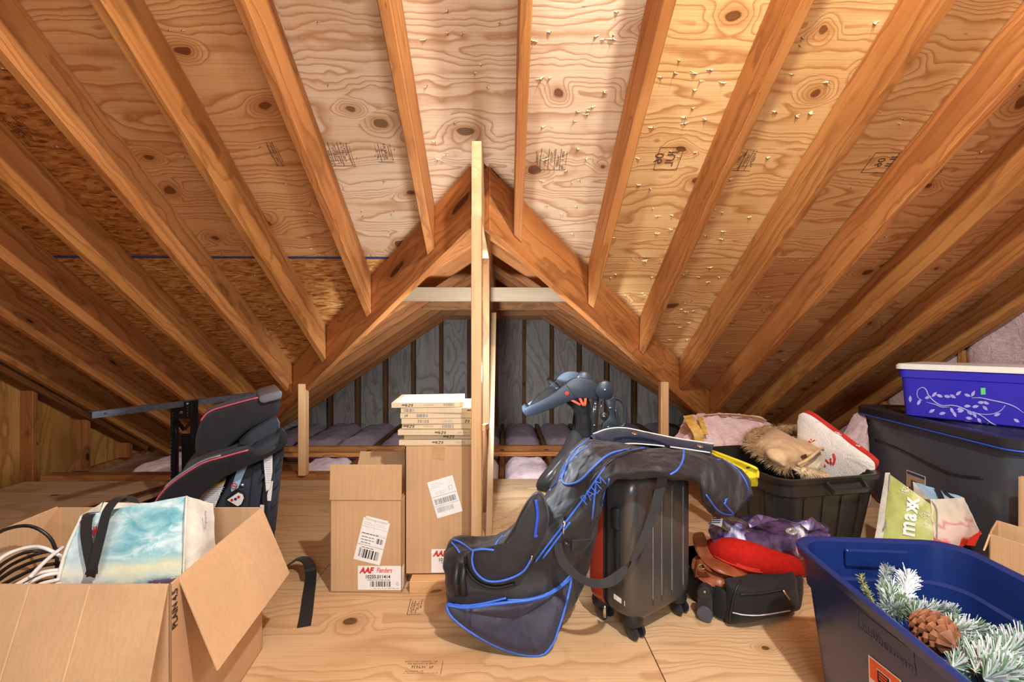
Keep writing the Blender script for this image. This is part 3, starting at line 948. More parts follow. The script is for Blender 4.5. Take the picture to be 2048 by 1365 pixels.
roof_text('JUL', 1793, 312, 0.045); roof_text('06', 1768, 316, 0.045)
roof_rect(1752, 306, 1800, 346)
roof_text('1.3', 1470, 640, 0.04)
# stamps on the floor
stamp(0, 0, 0, ['|', 't', 't', 'm', 't', 'm', 'm'], 0.10, 'stamp_ink', 12, floor, G(822, 1198, 0.0004), V(1, 0, 0), V(0.06, -1, 0))
stamp(0, 0, 0, ['m', 'm', 't', 'b', 'm', 't'], 0.13, 'stamp_ink', 13, floor, G(800, 1324, 0.0004), V(0, -1, 0), V(1, 0, 0))
# ================================================================== left side: moving carton, tote, cables, car seat, bed frame, strap, filter cartons
T = 0.005
def wall_slab(g, a, b, z0, z1, inward):
    """vertical cardboard wall between plan points a and b"""
    a = V(a.x, a.y, 0); b = V(b.x, b.y, 0); i = inward.normalized() * T
    g.hexa([a + V(0, 0, z0), b + V(0, 0, z0), b + i + V(0, 0, z0), a + i + V(0, 0, z0), a + V(0, 0, z1), b + V(0, 0, z1), b + i + V(0, 0, z1), a + i + V(0, 0, z1)])
def flap(a, b, d, name, parent, mat='cardboard', n=None, taper=0.0):
    """cardboard flap hinged on a-b reaching out by d"""
    e = (b - a).normalized()
    nn = (b - a).cross(d).normalized() * T if n is None else n
    P = [a, b, b + d - e * taper, a + d + e * taper]
    return Geo().hexa(P + [p + nn for p in P]).build(name, mat, parent, bevel=0.0008)

# --- big moving carton
tB = W(525, 1015, 1.433); tA = W(341, 1170, 0.977); tC = W(117, 1017, 1.433)
HT = tB.z
tA.z = tC.z = HT
tD = tA + (tC - tB)
mc = thing('moving_carton', 'big open brown moving carton with its flaps folded out', 'box', V((tB.x + tD.x) / 2, (tB.y + tD.y) / 2, 0))
inx = (tC - tB).normalized(); iny = (tB - tA).normalized()
for a, b, i in ((tA, tB, inx), (tD, tC, -inx), (tA, tD, iny), (tB, tC, -iny)):
    g = Geo(); wall_slab(g, a, b, 0.002, HT, i); g.build('side_panel', 'cardboard', mc, bevel=0.0008)
g = Geo(); g.hexa([V(p.x, p.y, z) for z in (0.001, 0.006) for p in (tA, tB, tC, tD)]); g.build('bottom_panel', 'cardboard', mc)
flap(tA + iny * 0.032, tB - iny * 0.002, V(0.088, -0.004, -0.205), 'flap', mc)
flap(tA + inx * 0.004, tD, V(0.0, -0.062, -0.215), 'flap', mc)
flap(tB, tC, V(0.0, 0.10, -0.19), 'flap', mc)
flap(tD, tC, V(-0.12, 0.0, -0.16), 'flap', mc)
# fold lines pressed into the front flap
for t in (0.26, 0.46, 0.74):
    a = tA + inx * (0.644 * t) + V(0, -0.002, 0.001); b = a + V(-0.012, -0.062, -0.213)
    Geo().ribbon([a + V(0, -0.0045, 0), b + V(0, -0.0045, 0)], V(0.0035, 0, 0), 0.0012).build('crease', 'cardboard_pale', mc)
pr = -inx
text_obj('print', 'PLAIN 4.5', 0.026, frame(tA + iny * 0.015 + V(0, 0, -0.102) + pr * 0.001, V(0, 0, 1), -iny), 'print_black', mc, sx=0.78, bold=0.0004)

# --- beach print tote in the carton
bt = thing('shopping_tote', 'reusable shopping tote with a teal beach print in the big moving carton', 'bag', W(260, 1180, 1.2))
TL, TR = W(163, 1032, 1.21), W(372, 993, 1.27); BL, BR = W(95, 1215, 1.12), W(362, 1200, 1.17)
def patch(q, nu, nv, bulge, th, name, mat, parent, amp=0.004, sc=16, seed=0):
    """cloth panel from 4 corners (TL, TR, BR, BL)"""
    nrm_ = (q[1] - q[0]).cross(q[3] - q[0]).normalized()
    P = []
    for j in range(nv + 1):
        for i in range(nu + 1):
            u, v = i / nu, j / nv
            p = (q[0] * (1 - u) + q[1] * u) * (1 - v) + (q[3] * (1 - u) + q[2] * u) * v
            p = p + nrm_ * (bulge * math.sin(PI * u) * math.sin(PI * v * 0.9 + 0.1) + amp * (mnoise.noise(p * sc + V(seed, 0, 0)) + 0.5 * mnoise.noise(p * sc * 2.7)))
            P.append(p)
    F = [(j * (nu + 1) + i, j * (nu + 1) + i + 1, (j + 1) * (nu + 1) + i + 1, (j + 1) * (nu + 1) + i) for j in range(nv) for i in range(nu)]
    n0 = len(P)
    rim = list(range(nu + 1)) + [(j + 1) * (nu + 1) + nu for j in range(nv)] + [nv * (nu + 1) + i for i in range(nu - 1, -1, -1)] + [j * (nu + 1) for j in range(nv - 1, 0, -1)]
    P2 = P + [p + nrm_ * -th for p in P]
    F2 = F + [tuple(i + n0 for i in reversed(f)) for f in F] + [(rim[k], rim[(k + 1) % len(rim)], rim[(k + 1) % len(rim)] + n0, rim[k] + n0) for k in range(len(rim))]
    return Geo().add(P2, F2).build(name, mat, parent, smooth=50)
front = patch([TL, TR, BR, BL], 22, 16, -0.015, 0.0015, 'front_panel', 'beach_print', bt, 0.005)
SR, SB = W(426, 1008, 1.36), W(432, 1190, 1.3)
patch([TR, SR, SB, BR], 8, 12, -0.010, 0.0015, 'side_gusset', 'jute_white', bt, 0.005, 22)
SLT, SLB = TL + V(-0.03, 0.1, 0.0), BL + V(-0.04, 0.12, 0)
patch([SLT, TL, BL, SLB], 6, 10, 0.0, 0.0015, 'side_gusset', 'jute_white', bt, 0.004, 22)
patch([SR, SLT, SLB, SB], 12, 10, 0.0, 0.0015, 'back_panel', 'jute_white', bt, 0.005)
Geo().tube(cr([W(164, 1033, 1.205), W(130, 1108, 1.165), W(112, 1180, 1.13)], 10), 0.004, 6).build('seam', 'jute_white', bt, smooth=True)
Geo().tube(cr([W(373, 993, 1.262), W(370, 1060, 1.22), W(366, 1170, 1.185)], 10), 0.003, 6).build('seam', 'jute_white', bt, smooth=True)
tb = bvh_of(front)
def strap(path, wpx, off, name, mat, parent, n=24, th=0.002, wdir=None):
    pts = cr([W(*p) for p in path], n)
    return Geo().ribbon(pts, wdir if wdir is not None else RGT * wpx, th).build(name, mat, parent, smooth=40)
strap([(270, 1006, 1.30), (258, 994, 1.24), (236, 998, 1.20), (215, 1022, 1.175), (203, 1066, 1.155), (192, 1110, 1.135), (184, 1140, 1.125), (180, 1153, 1.128)], 0.024, 0, 'handle', 'webbing_black', bt)
strap([(186, 1026, 1.23), (176, 1034, 1.20), (172, 1064, 1.175), (177, 1102, 1.155), (184, 1136, 1.14), (184, 1152, 1.133)], 0.026, 0, 'handle', 'webbing_black', bt)
fx = (TR - TL).normalized()
fM = lambda px, py, off=0.009: frame(stick(tb, px, py, off), stick(tb, px + 25, py - 4, off) - stick(tb, px, py, off), UPV)
text_obj('print', 'Na', 0.034, fM(146, 1070), 'label_red', bt, bold=0.0007, shear=0.2, sx=0.8)
text_obj('print', 'ller', 0.030, fM(184, 1064), 'label_red', bt, bold=0.0007, shear=0.2, sx=0.8)
gs_ = frame(W(411, 1060, 1.28), UPV, -RGT + FWD * 0.3)
text_obj('print', 'Wrightsville', 0.011, gs_, 'print_grey', bt)

# --- coiled cables
def cable(name, label, mat, paths, r, base):
    t = thing(name, label, 'cable', base)
    for p in paths:
        Geo().tube(cr([W(*q) for q in p], 28), r, 7).build('loop', mat, t, smooth=True)
    return t
cable('power_cable', 'coiled black cable in the big moving carton', 'cable_black', [
    [(-30, 1085, 1.12), (10, 1060, 1.18), (60, 1053, 1.25), (98, 1074, 1.27), (113, 1110, 1.25), (112, 1160, 1.2), (104, 1190, 1.15)],
    [(-20, 1165, 1.10), (20, 1132, 1.17), (70, 1110, 1.25), (125, 1098, 1.30)],
    [(-20, 1173, 1.09), (30, 1140, 1.16), (75, 1122, 1.22), (128, 1112, 1.27)],
    [(-15, 1180, 1.08), (40, 1152, 1.14), (80, 1134, 1.20), (126, 1126, 1.24)],
    [(10, 1186, 1.07), (60, 1160, 1.13), (95, 1150, 1.17), (124, 1148, 1.2)],
    [(-25, 1155, 1.12), (15, 1122, 1.2), (60, 1104, 1.27), (120, 1105, 1.3)],
    [(40, 1190, 1.06), (80, 1166, 1.12), (120, 1160, 1.17)],
], 0.0045, W(60, 1200, 1.2))
cable('extension_cable', 'coiled white cable over the black one in the big moving carton', 'cable_white', [
    [(-30, 1150, 1.06), (10, 1112, 1.12), (60, 1095, 1.18), (92, 1098, 1.21), (128, 1116, 1.215), (160, 1128, 1.21)],
    [(60, 1155, 1.07), (92, 1122, 1.13), (126, 1095, 1.19)],
    [(0, 1190, 1.02), (40, 1166, 1.07), (80, 1147, 1.12), (122, 1140, 1.16)],
    [(15, 1192, 1.02), (55, 1168, 1.08), (90, 1152, 1.12), (120, 1147, 1.15)],
    [(45, 1190, 1.03), (80, 1170, 1.08), (118, 1160, 1.12)],
    [(80, 1186, 1.05), (100, 1175, 1.08), (120, 1168, 1.11)],
], 0.0048, W(70, 1205, 1.12))

# --- child car seat leaning backwards
cs = thing('car_seat', 'black child car seat with pink piping behind the big moving carton', 'car seat', G(470, 1100))
DS = 1.95
VD = FWD + RGT * ((470 - 1024) / FPX)      # the seat stands side-on to this sight line
def slab(pts, D0, D1, name, mat, parent, bevel=0.0, seg=2, sm=40, res=0, inset=None):
    """solid with a given side outline between two distances"""
    P = [Vector((p[0], p[1], 0)) for p in pts]
    if res: P = cr(P, res, True)
    Q = [W(p.x, p.y, DS) for p in P]
    off0 = VD * (D0 - DS); dv = VD * (D1 - D0)
    return Geo().prism([q + off0 for q in Q], dv).build(name, mat, parent, bevel=bevel, seg=seg, smooth=sm)
def cushion(pts, D0, D1, name, mat, parent, rnd=0.03, res=48, k=3):
    """padded solid: outline rounded over on both faces"""
    P = cr([Vector((p[0], p[1], 0)) for p in pts], res, True)
    Q = [W(p.x, p.y, DS) for p in P]
    c = sum(Q, V(0, 0, 0)) / len(Q)
    rings = []
    prof = []
    for i in range(k + 1):
        t = i / k * PI / 2
        prof.append((1 - math.cos(t), rnd * (1 - math.sin(t))))
    full = D1 - D0
    for d, ins in prof: rings.append((D0 + d * rnd, ins))
    for d, ins in reversed(prof): rings.append((D1 - d * rnd, ins))
    R = []
    for d, ins in rings:
        r = []
        for q in Q:
            v = c - q
            r.append(q + v.normalized() * min(ins, v.length * 0.7) + VD * (d - DS))
        R.append(r)
    return Geo().loft(R).build(name, mat, parent, smooth=60)
def SP(px, py, d): return W(px, py, DS) + VD * (d - DS)
shell = slab([(497, 905), (530, 880), (566, 862), (567, 893), (549, 1045), (545, 1100), (430, 1100), (425, 1020), (455, 965), (478, 915)], 1.90, 2.28, 'shell', 'shell_grey', cs, 0.012, 2)
slab([(545, 885), (567, 868), (562, 905), (548, 1050), (534, 1050), (522, 990), (528, 930)], 1.875, 1.90, 'shell_rib', 'shell_grey', cs, 0.006, 2)
slab([(505, 925), (520, 915), (524, 960), (508, 1045), (494, 1045), (499, 985)], 1.88, 1.90, 'shell_rib', 'shell_grey', cs, 0.004, 1)
slab([(525, 935), (532, 930), (530, 985), (520, 1040), (512, 1040), (518, 985)], 1.895, 1.902, 'shell_slot', 'shell_dark', cs)
for (x, y) in ((548, 925), (543, 960), (540, 995), (556, 905), (517, 945)):
    slab([(x, y), (x + 9, y - 9), (x + 9, y - 3), (x, y + 8)], 1.86, 1.885, 'shell_rib', 'shell_grey', cs, 0.002, 1)
wing = cushion([(385, 896), (396, 857), (409, 840), (441, 826), (519, 806), (562, 803), (561, 836), (506, 868), (472, 896), (430, 930), (392, 935)], 2.05, 2.30, 'head_cushion', 'seat_fabric', cs, 0.035)
slab([(478, 895), (506, 868), (556, 838), (562, 850), (562, 872), (512, 892), (505, 900)], 2.0, 2.2, 'shell_bracket', 'shell_grey', cs, 0.004, 1)
slab([(519, 800), (529, 795), (563, 785), (569, 789), (567, 803), (531, 813), (522, 811)], 2.03, 2.32, 'headrest_cap', 'headrest_grey', cs, 0.008, 3)
Geo().tube([SP(x, y, 2.075) for x, y in [(p.x, p.y) for p in cr([Vector((q[0], q[1], 0)) for q in ((397, 853), (409, 838), (425, 829), (441, 824), (480, 813), (519, 803))], 20)]], 0.0042, 6).build('piping', 'piping_pink', cs, smooth=True)
arm = cushion([(306, 1012), (331, 971), (358, 946), (407, 915), (452, 901), (495, 889), (513, 897), (553, 880), (562, 854), (570, 866), (567, 877), (545, 893), (519, 906), (492, 917), (452, 940), (407, 971), (387, 998), (350, 1030), (310, 1040)], 1.82, 1.95, 'side_bolster', 'seat_fabric_dark', cs, 0.022, 64)
ap = [(p.x, p.y) for p in cr([Vector((q[0], q[1], 0)) for q in ((310, 1003), (331, 970), (358, 945), (407, 914), (452, 900), (495, 888))], 26)]
Geo().tube([SP(x, y, 1.836) for x, y in ap], 0.0038, 6).build('piping', 'piping_pink', cs, smooth=True)
Geo().tube([SP(x, y - 2.6, 1.85) for x, y in ap[6:20]], 0.004, 6).build('piping', 'piping_grey', cs, smooth=True)
cushion([(390, 930), (480, 905), (520, 925), (470, 1000), (440, 1060), (330, 1070), (340, 1000)], 1.96, 2.26, 'seat_pad', 'seat_fabric_dark', cs, 0.03)
slab([(385, 998), (407, 976), (430, 957), (453, 948), (452, 953), (425, 1020), (390, 1020)], 1.888, 1.8995, 'warning_label', 'label_white', cs)
slab([(430, 957), (453, 948), (450, 956), (428, 966)], 1.884, 1.8885, 'warning_band', 'label_yellow', cs)
text_obj('print', 'WARNING', 0.013, frame(SP(434, 957, 1.883), SP(452, 951, 1.883) - SP(434, 957, 1.883), UPV), 'print_black', cs, sx=0.75)
g = Geo()
for i in range(13):
    y = 966 + i * 4.0
    g.box((SP(407 + 28 - i * 1.9, y, 1.8865)), (0.062 - (0.02 if i % 4 == 3 else 0), 0.0006, 0.0022), (RGT, FWD, UPV))
g.build('print', 'print_faint', cs)
slab([(462, 968), (477, 925), (497, 918), (476, 967), (463, 975)], 1.888, 1.8995, 'blue_sticker', 'label_blue', cs)
c0 = SP(468.5, 963, 1.885)
ring = [c0 + (RGT * math.cos(t) + UPV * math.sin(t)) * 0.0115 for t in [2 * PI * i / 24 for i in range(24)]]
Geo().tube(ring, 0.0016, 5, closed=True).build('print', 'label_red', cs)
Geo().ribbon([c0 - RGT * 0.010 + UPV * 0.004, c0 + RGT * 0.010 - UPV * 0.004], UPV * 0.003, 0.001).build('print', 'label_red', cs)
slab([(452, 988), (476, 971), (487, 976), (490, 984), (484, 999), (474, 1003), (455, 992)], 1.876, 1.8995, 'belt_guide', 'shell_dark', cs, 0.003, 1)
slab([(455, 988), (476, 974), (485, 978), (487, 984), (482, 996), (475, 1000)], 1.8715, 1.8765, 'belt_sticker', 'label_white', cs)
for x, y, m in ((464, 988, 'label_red'), (471, 986, 'label_navy'), (477, 982, 'label_red')):
    Geo().lathe(SP(x, y, 1.8705), -FWD, [(0.006, 0), (0.006, 0.001)], 12).build('print', m, cs)
Geo().lathe(SP(484, 963, 1.898), -FWD, [(0.009, 0), (0.009, 0.004), (0.004, 0.008), (0.001, 0.009)], 16).build('rivet', 'chrome', cs, smooth=40)
slab([(524, 902), (541, 894), (541, 930), (536, 962), (529, 968), (526, 930)], 1.848, 1.851, 'care_label', 'label_white', cs)
g = Geo()
for i in range(12): g.box(SP(533, 905 + i * 4.2, 1.8475), (0.022, 0.0005, 0.0016), (RGT, FWD, UPV))
g.build('print', 'print_faint', cs)
slab([(536, 952), (543, 951), (539, 989), (530, 989)], 1.868, 1.872, 'date_label', 'label_white', cs)
slab([(518, 997), (532, 997), (531, 1020), (517, 1020)], 1.868, 1.872, 'date_label', 'label_white', cs)
strap([(531, 962, 1.85), (530, 985, 1.855), (532, 1010, 1.86), (531, 1040, 1.865)], 0.012, 0, 'adjuster_strap', 'webbing_black', cs)
# pelvis of the seat down to the floor
slab([(428, 1060), (548, 1060), (552, 1108), (440, 1108)], 1.9, 2.28, 'seat_base', 'shell_dark', cs, 0.01, 2)

# --- metal bed frame bracket standing behind the seat
bf = thing('bed_frame_bracket', 'black steel bed frame post with a crossbar behind the car seat', 'bed frame', V(*(W(368, 807, 2.42).xy), 0))
a, b = W(184, 831, 2.03), W(508, 791, 2.78)
dv = (b - a).normalized(); sd = dv.cross(UPV).normalized()
g = Geo(); L = (b - a).length
g.box((a + b) / 2, (L, 0.003, 0.030), (dv, sd, UPV)); g.box((a + b) / 2 - sd * 0.016 + UPV * 0.0135, (L, 0.032, 0.003), (dv, sd, UPV))
g.build('crossbar', 'steel_grey', bf)
for t in (0.06, 0.2, 0.34, 0.47, 0.78, 0.92):
    Geo().lathe(a + dv * (L * t) + sd * 0.0016, sd, [(0.006, 0), (0.006, 0.001)], 10).build('bolt_hole', 'rust_steel', bf)
pc = W(369, 830, 2.42)
px_ = RGT; py_ = FWD
def post_box(cx, w_, d_, z0, z1, name, mat, off=0.0, bev=0.003):
    return Geo().box(V(pc.x, pc.y, (z0 + z1) / 2) + px_ * cx + py_ * off, (w_, d_, z1 - z0), (px_, py_, UPV)).build(name, mat, bf, bevel=bev)
zt = W(369, 801, 2.42).z
post_box(-0.052, 0.012, 0.05, 0.0, zt, 'post', 'steel_black')
post_box(0.052, 0.012, 0.05, 0.0, zt, 'post', 'steel_black')
post_box(0.0, 0.105, 0.004, zt - 0.095, zt - 0.004, 'mount_plate', 'steel_black', -0.024, 0.001)
post_box(0.02, 0.08, 0.01, 0.05, zt - 0.18, 'back_plate', 'steel_black', 0.01, 0.001)
Geo().ribbon([V(pc.x, pc.y, zt - 0.11) + px_ * -0.04, V(pc.x, pc.y, zt - 0.16) + px_ * 0.0, V(pc.x, pc.y, zt - 0.10) + px_ * 0.045], py_ * 0.03, 0.003).build('gusset', 'steel_black', bf)
Geo().tube([V(pc.x, pc.y, zt - 0.12) + px_ * -0.045 - py_ * .02, V(pc.x, pc.y, zt - 0.17) + px_ * -0.028 - py_ * .02, V(pc.x, pc.y, zt - 0.4) + px_ * -0.03 - py_ * .02], 0.004, 6).build('latch_rod', 'steel_black', bf, smooth=True)
for cx, z in ((-0.038, zt - 0.02), (0.035, zt - 0.015)):
    Geo().lathe(V(pc.x, pc.y, z) + px_ * cx - py_ * 0.026, -py_, [(0.007, 0), (0.006, 0.003), (0.002, 0.005)], 12).build('bolt', 'chrome', bf, smooth=40)
Geo().lathe(V(pc.x, pc.y, zt - 0.06) + px_ * 0.002 - py_ * 0.026, -py_, [(0.010, 0), (0.010, 0.001)], 4).build('bolt_hole', 'rust_steel', bf)
for i in range(14):
    Geo().lathe(V(pc.x, pc.y, zt - 0.20 - i * 0.019) + px_ * -0.052 - py_ * 0.026, -py_, [(0.0035, 0), (0.0035, 0.001)], 8).build('bolt_hole', 'shell_grey', bf)
for cx in (-0.044, 0.036):
    for i in range(4):
        Geo().lathe(V(pc.x, pc.y, zt - 0.035 - i * 0.014) + px_ * cx - py_ * 0.026, -py_, [(0.003, 0), (0.003, 0.001)], 8).build('bolt_hole', 'rust_steel', bf)
# rail lying on the floor
a, b = G(168, 1022, 0.02), G(345, 970, 0.02)
dv = (b - a).normalized(); sd = dv.cross(UPV).normalized(); L = (b - a).length
rl = thing('bed_rail', 'rusty angle iron rail lying on the floor behind the moving carton', 'bed frame', V(a.x, a.y, 0))
g = Geo(); g.box((a + b) / 2 + UPV * -0.002, (L, 0.003, 0.034), (dv, sd, UPV)); g.build('web', 'rust_steel', rl)
g = Geo(); g.box((a + b) / 2 + UPV * 0.0135 + sd * 0.016, (L, 0.030, 0.003), (dv, sd, UPV)); g.build('flange', 'rust_steel', rl)
a2, b2 = G(250, 1022, 0.012), G(340, 988, 0.012)
d2 = (b2 - a2).normalized()
g = Geo(); g.box((a2 + b2) / 2, ((b2 - a2).length, 0.02, 0.022), (d2, d2.cross(UPV), UPV)); g.build('end_bracket', 'steel_black', rl, bevel=0.002)

# --- black strap on the floor
P = [G(608, 1254, 0.002), G(613, 1225, 0.003), G(617, 1192, 0.004), G(621, 1163, 0.010), W(621, 1141, 1.80), W(615, 1124, 1.86), W(603, 1118, 1.90), W(590, 1122, 1.92), W(578, 1130, 1.92), W(560, 1142, 1.91)]
wv = [RGT * 0.043] * 4 + [RGT * 0.042 + FWD * .01, RGT * 0.036 + FWD * .02, RGT * .022 + FWD * .036, FWD * .042, FWD * .042, FWD * .042]
P2 = cr(P, 40); W2 = cr([Vector(q) for q in wv], 40)
o = Geo().ribbon(P2, W2, 0.003).build('luggage_strap', 'webbing_black', smooth=40)
tag(o, 'black webbing strap looped on the floor beside the moving carton', 'strap')

# --- filter cartons
def carton(name, label, corner, wd, dp, z0, z1, yaw=0.0):
    t = thing(name, label, 'box', V(corner.x + wd / 2, corner.y + dp / 2, z0))
    X = V(math.cos(yaw), math.sin(yaw), 0); Y = V(-math.sin(yaw), math.cos(yaw), 0)
    c = V(corner.x, corner.y, 0)
    A, B, C_, D_ = c, c + X * wd, c + X * wd + Y * dp, c + Y * dp
    for a, b, i in ((A, B, Y), (B, C_, -X), (C_, D_, -Y), (D_, A, X)):
        g = Geo(); wall_slab(g, a, b, z0, z1, i); g.build('side_panel', 'cardboard', t, bevel=0.0008)
    Geo().hexa([p + V(0, 0, z) for z in (z0, z0 + 0.004) for p in (A, B, C_, D_)]).build('bottom_panel', 'cardboard', t)
    return t, A, B, C_, D_, X, Y
def sticker(t, o, X, Y, w_, h_, name='label', mat='label_white', off=0.0008):
    Z = X.cross(Y).normalized()
    Geo().hexa([o + Z * z + X * a + Y * b for z in (0, off) for a, b in ((0, 0), (w_, 0), (w_, h_), (0, h_))]).build(name, mat, t)
def bars(t, o, X, Y, w_, h_, seed, mat='print_black', n=26, off=0.001):
    r = random.Random(seed); g = Geo(); Z = X.cross(Y).normalized(); x = 0
    while x < w_:
        q = r.choice((0.4, 0.6, 1.0, 1.4)) * w_ / n
        g.box(o + X * (x + q / 2) + Y * h_ / 2 + Z * off, (q, h_, 0.0004), (X, Y, Z)); x += q + r.choice((0.4, 0.7, 1.1)) * w_ / n
    g.build('barcode', mat, t, fix=False)
def lines(t, o, X, Y, w_, rows_, mat='print_grey', h_=0.002, off=0.001, seed=0):
    r = random.Random(seed); g = Geo(); Z = X.cross(Y).normalized()
    for yy, a, b in rows_:
        x = a
        while x < b:
            l = r.uniform(.006, .014)
            g.box(o + X * (x + l / 2) + Y * yy + Z * off, (l, h_, 0.0004), (X, Y, Z)); x += l + .003
    g.build('print', mat, t, fix=False)
def brand_label(t, o, X, Y, num, sub, barx=0.048):
    Z = X.cross(Y).normalized()
    sticker(t, o, X, Y, 0.166, 0.092)
    f = lambda x, y: frame(o + X * x + Y * y + Z * 0.001, X, Y)
    text_obj('print', 'AAF', 0.030, f(0.008, 0.074), 'label_red', t, bold=0.0016, shear=0.25, sx=0.92)
    text_obj('print', 'Flanders', 0.026, f(0.072, 0.075), 'label_red', t, bold=0.0004, shear=0.2, sx=0.68)
    text_obj('print', num, 0.0185, f(0.028, 0.050), 'print_black', t, bold=0.0004, sx=0.92)
    text_obj('print', sub, 0.0065, f(0.036, 0.038), 'print_black', t)
    bars(t, o + X * barx + Y * 0.012, X, Y, 0.075, 0.021, 3)
    lines(t, o, X, Y, 0.1, [(0.0065, 0.06, 0.115), (0.030, 0.148, 0.156), (0.024, 0.146, 0.158), (0.018, 0.15, 0.156), (0.0065, 0.12, 0.158)], h_=0.0014)

sc, A, B, C_, D_, X, Y = carton('filter_carton', 'short open carton with shipping label and upright front flap', G(660, 1186), 0.277, 0.275, 0.001, 0.358, math.radians(-1.5))
mid = lambda a, b, t: a + (b - a) * t
zt_ = V(0, 0, 0.358)
flap(A + zt_, B + zt_, V(0, 0.006, 0.135), 'flap', sc)
flap(D_ + zt_, C_ + zt_, V(0, 0.075, 0.10), 'flap', sc)
flap(B + zt_ - X * 0.006, C_ + zt_ - X * 0.006, V(-0.09, 0, -0.08), 'flap', sc, taper=0.02)
flap(A + zt_ + X * 0.006, D_ + zt_ + X * 0.006, V(0.09, 0.0, -0.09), 'flap', sc, taper=0.02)
flap(C_ + zt_ + V(-.17, .02, 0.0), C_ + zt_ + V(-.02, .05, 0.05), V(0.02, 0.02, 0.09), 'flap', sc, taper=0.03)
fo = A + V(0, -0.0008, 0) ; Fz = -Y
wd_ = 0.277
P0 = lambda x, z: A + X * x + V(0, 0, z) - Y * 0.0006
ang = math.radians(-14)
LX = X * math.cos(ang) + UPV * math.sin(ang); LY = UPV * math.cos(ang) - X * math.sin(ang)
lo = P0(0.091, 0.131)
sticker(sc, lo, LX, LY, 0.104, 0.166)
sticker(sc, lo + LX * 0.008 + LY * 0.159 , LX, LY, 0.088, 0.014, 'label_fold')
bars(sc, lo + LX * 0.014 + LY * 0.016, LX, LY, 0.006, 0.034, 5, n=3)
bars(sc, lo + LX * 0.026 + LY * 0.014, LX, LY, 0.044, 0.034, 6, n=10)
bars(sc, lo + LX * 0.075 + LY * 0.014, LX, LY, 0.016, 0.034, 7, n=8)
bars(sc, lo + LX * 0.070 + LY * 0.078, LX, LY, 0.026, 0.020, 8, n=9)
lines(sc, lo, LX, LY, 0.1, [(0.108, 0.008, 0.075), (0.094, 0.010, 0.058), (0.083, 0.010, 0.054), (0.072, 0.012, 0.050), (0.054, 0.02, 0.06)], 'print_black', 0.0022)
lines(sc, lo, LX, LY, 0.1, [(0.15, 0.006, 0.03), (0.15, 0.055, 0.09), (0.143, 0.006, 0.04), (0.143, 0.055, 0.095), (0.062, 0.002, 0.10), (0.112, 0.06, 0.10)], 'print_faint', 0.0014)
g = Geo(); Zs = LX.cross(LY)
for y_, x0, x1 in ((0.134, 0.001, 0.103), (0.106, 0.001, 0.103), (0.064, 0.001, 0.103)): g.box(lo + LX * (x0 + x1) / 2 + LY * y_ + Zs * .001, (x1 - x0, 0.0007, 0.0004), (LX, LY, Zs))
g.box(lo + LX * 0.05 + LY * 0.12 + Zs * .001, (0.0007, 0.028, 0.0004), (LX, LY, Zs)); g.box(lo + LX * 0.048 + LY * 0.148 + Zs * .001, (0.0007, 0.028, 0.0004), (LX, LY, Zs))
g.build('print', 'print_grey', sc)
brand_label(sc, P0(0.108, 0.012) , X, UPV, '10255.011414', 'VARIOUS FLAT PANEL HO GLE')
# bit of the label wrapped onto the right side
sticker(sc, B + V(0.0006, 0, 0.012), Y, UPV, 0.03, 0.085, 'label_wrap')

blk = beam('lumber_block', G(818, 1178, 0.02), G(818, 1178, 0.02) + V(0.30, 0.0, 0), (0, 0.085, 0), (0, 0, 0.045), 'pale_wood', None, bevel=0.002, color=(0.98, 0.82, 0.66))
blk.location.z = 0.0225; blk.location.y += 0.045
tag(blk, 'short offcut of lumber under the tall filter carton', 'wood block')
tc_, A, B, C_, D_, X, Y = carton('filter_carton', 'tall closed carton with two white labels under the stack of filters', W(810, 1152, 1.800), 0.268, 0.29, 0.0455, 0.555)
zt_ = V(0, 0, 0.555)
for a, b, d in ((A, B, Y * 0.143), (D_, C_, -Y * 0.143)):
    Geo().hexa([p + zt_ + V(0, 0, z) for z in (-0.002, 0.002) for p in (a, b, b + d, a + d)]).build('flap', 'cardboard', tc_)
Geo().hexa([A + X * a + Y * b + zt_ + V(0, 0, z) for z in (0.002, 0.0026) for a, b in ((0.108, -0.001), (0.158, -0.001), (0.158, 0.29), (0.108, 0.29))]).build('packing_tape', 'tape_tan', tc_)
Geo().hexa([A + X * a + V(0, 0, z) + Y * d for d in (-0.0012, -0.0004) for a, z in ((0.108, 0.505), (0.156, 0.498), (0.158, 0.556), (0.108, 0.556))]).build('packing_tape', 'tape_tan', tc_)
ang = math.radians(16)
LX = X * math.cos(ang) + UPV * math.sin(ang); LY = UPV * math.cos(ang) - X * math.sin(ang)
lo = A + X * 0.128 + V(0, 0, 0.267) - Y * 0.0006
sticker(tc_, lo, LX, LY, 0.104, 0.148)
sticker(tc_, lo + LX * 0.085 + LY * 0.136, LX, LY, 0.016, 0.0085, 'label_fold', off=0.002)
bars(tc_, lo + LX * 0.008 + LY * 0.052, LX, LY, 0.084, 0.022, 15, 'print_grey', 30)
bars(tc_, lo + LX * 0.008 + LY * 0.020, LX, LY, 0.066, 0.020, 16, 'print_faint', 30)
lines(tc_, lo, LX, LY, 0.1, [(0.135, 0.01, 0.05), (0.128, 0.01, 0.06), (0.120, 0.01, 0.045), (0.100, 0.02, 0.06), (0.093, 0.02, 0.055)], 'print_faint', 0.0014)
g = Geo(); Zs = LX.cross(LY)
for y_ in (0.084, 0.046): g.box(lo + LX * 0.052 + LY * y_ + Zs * .001, (0.102, 0.0012, 0.0004), (LX, LY, Zs))
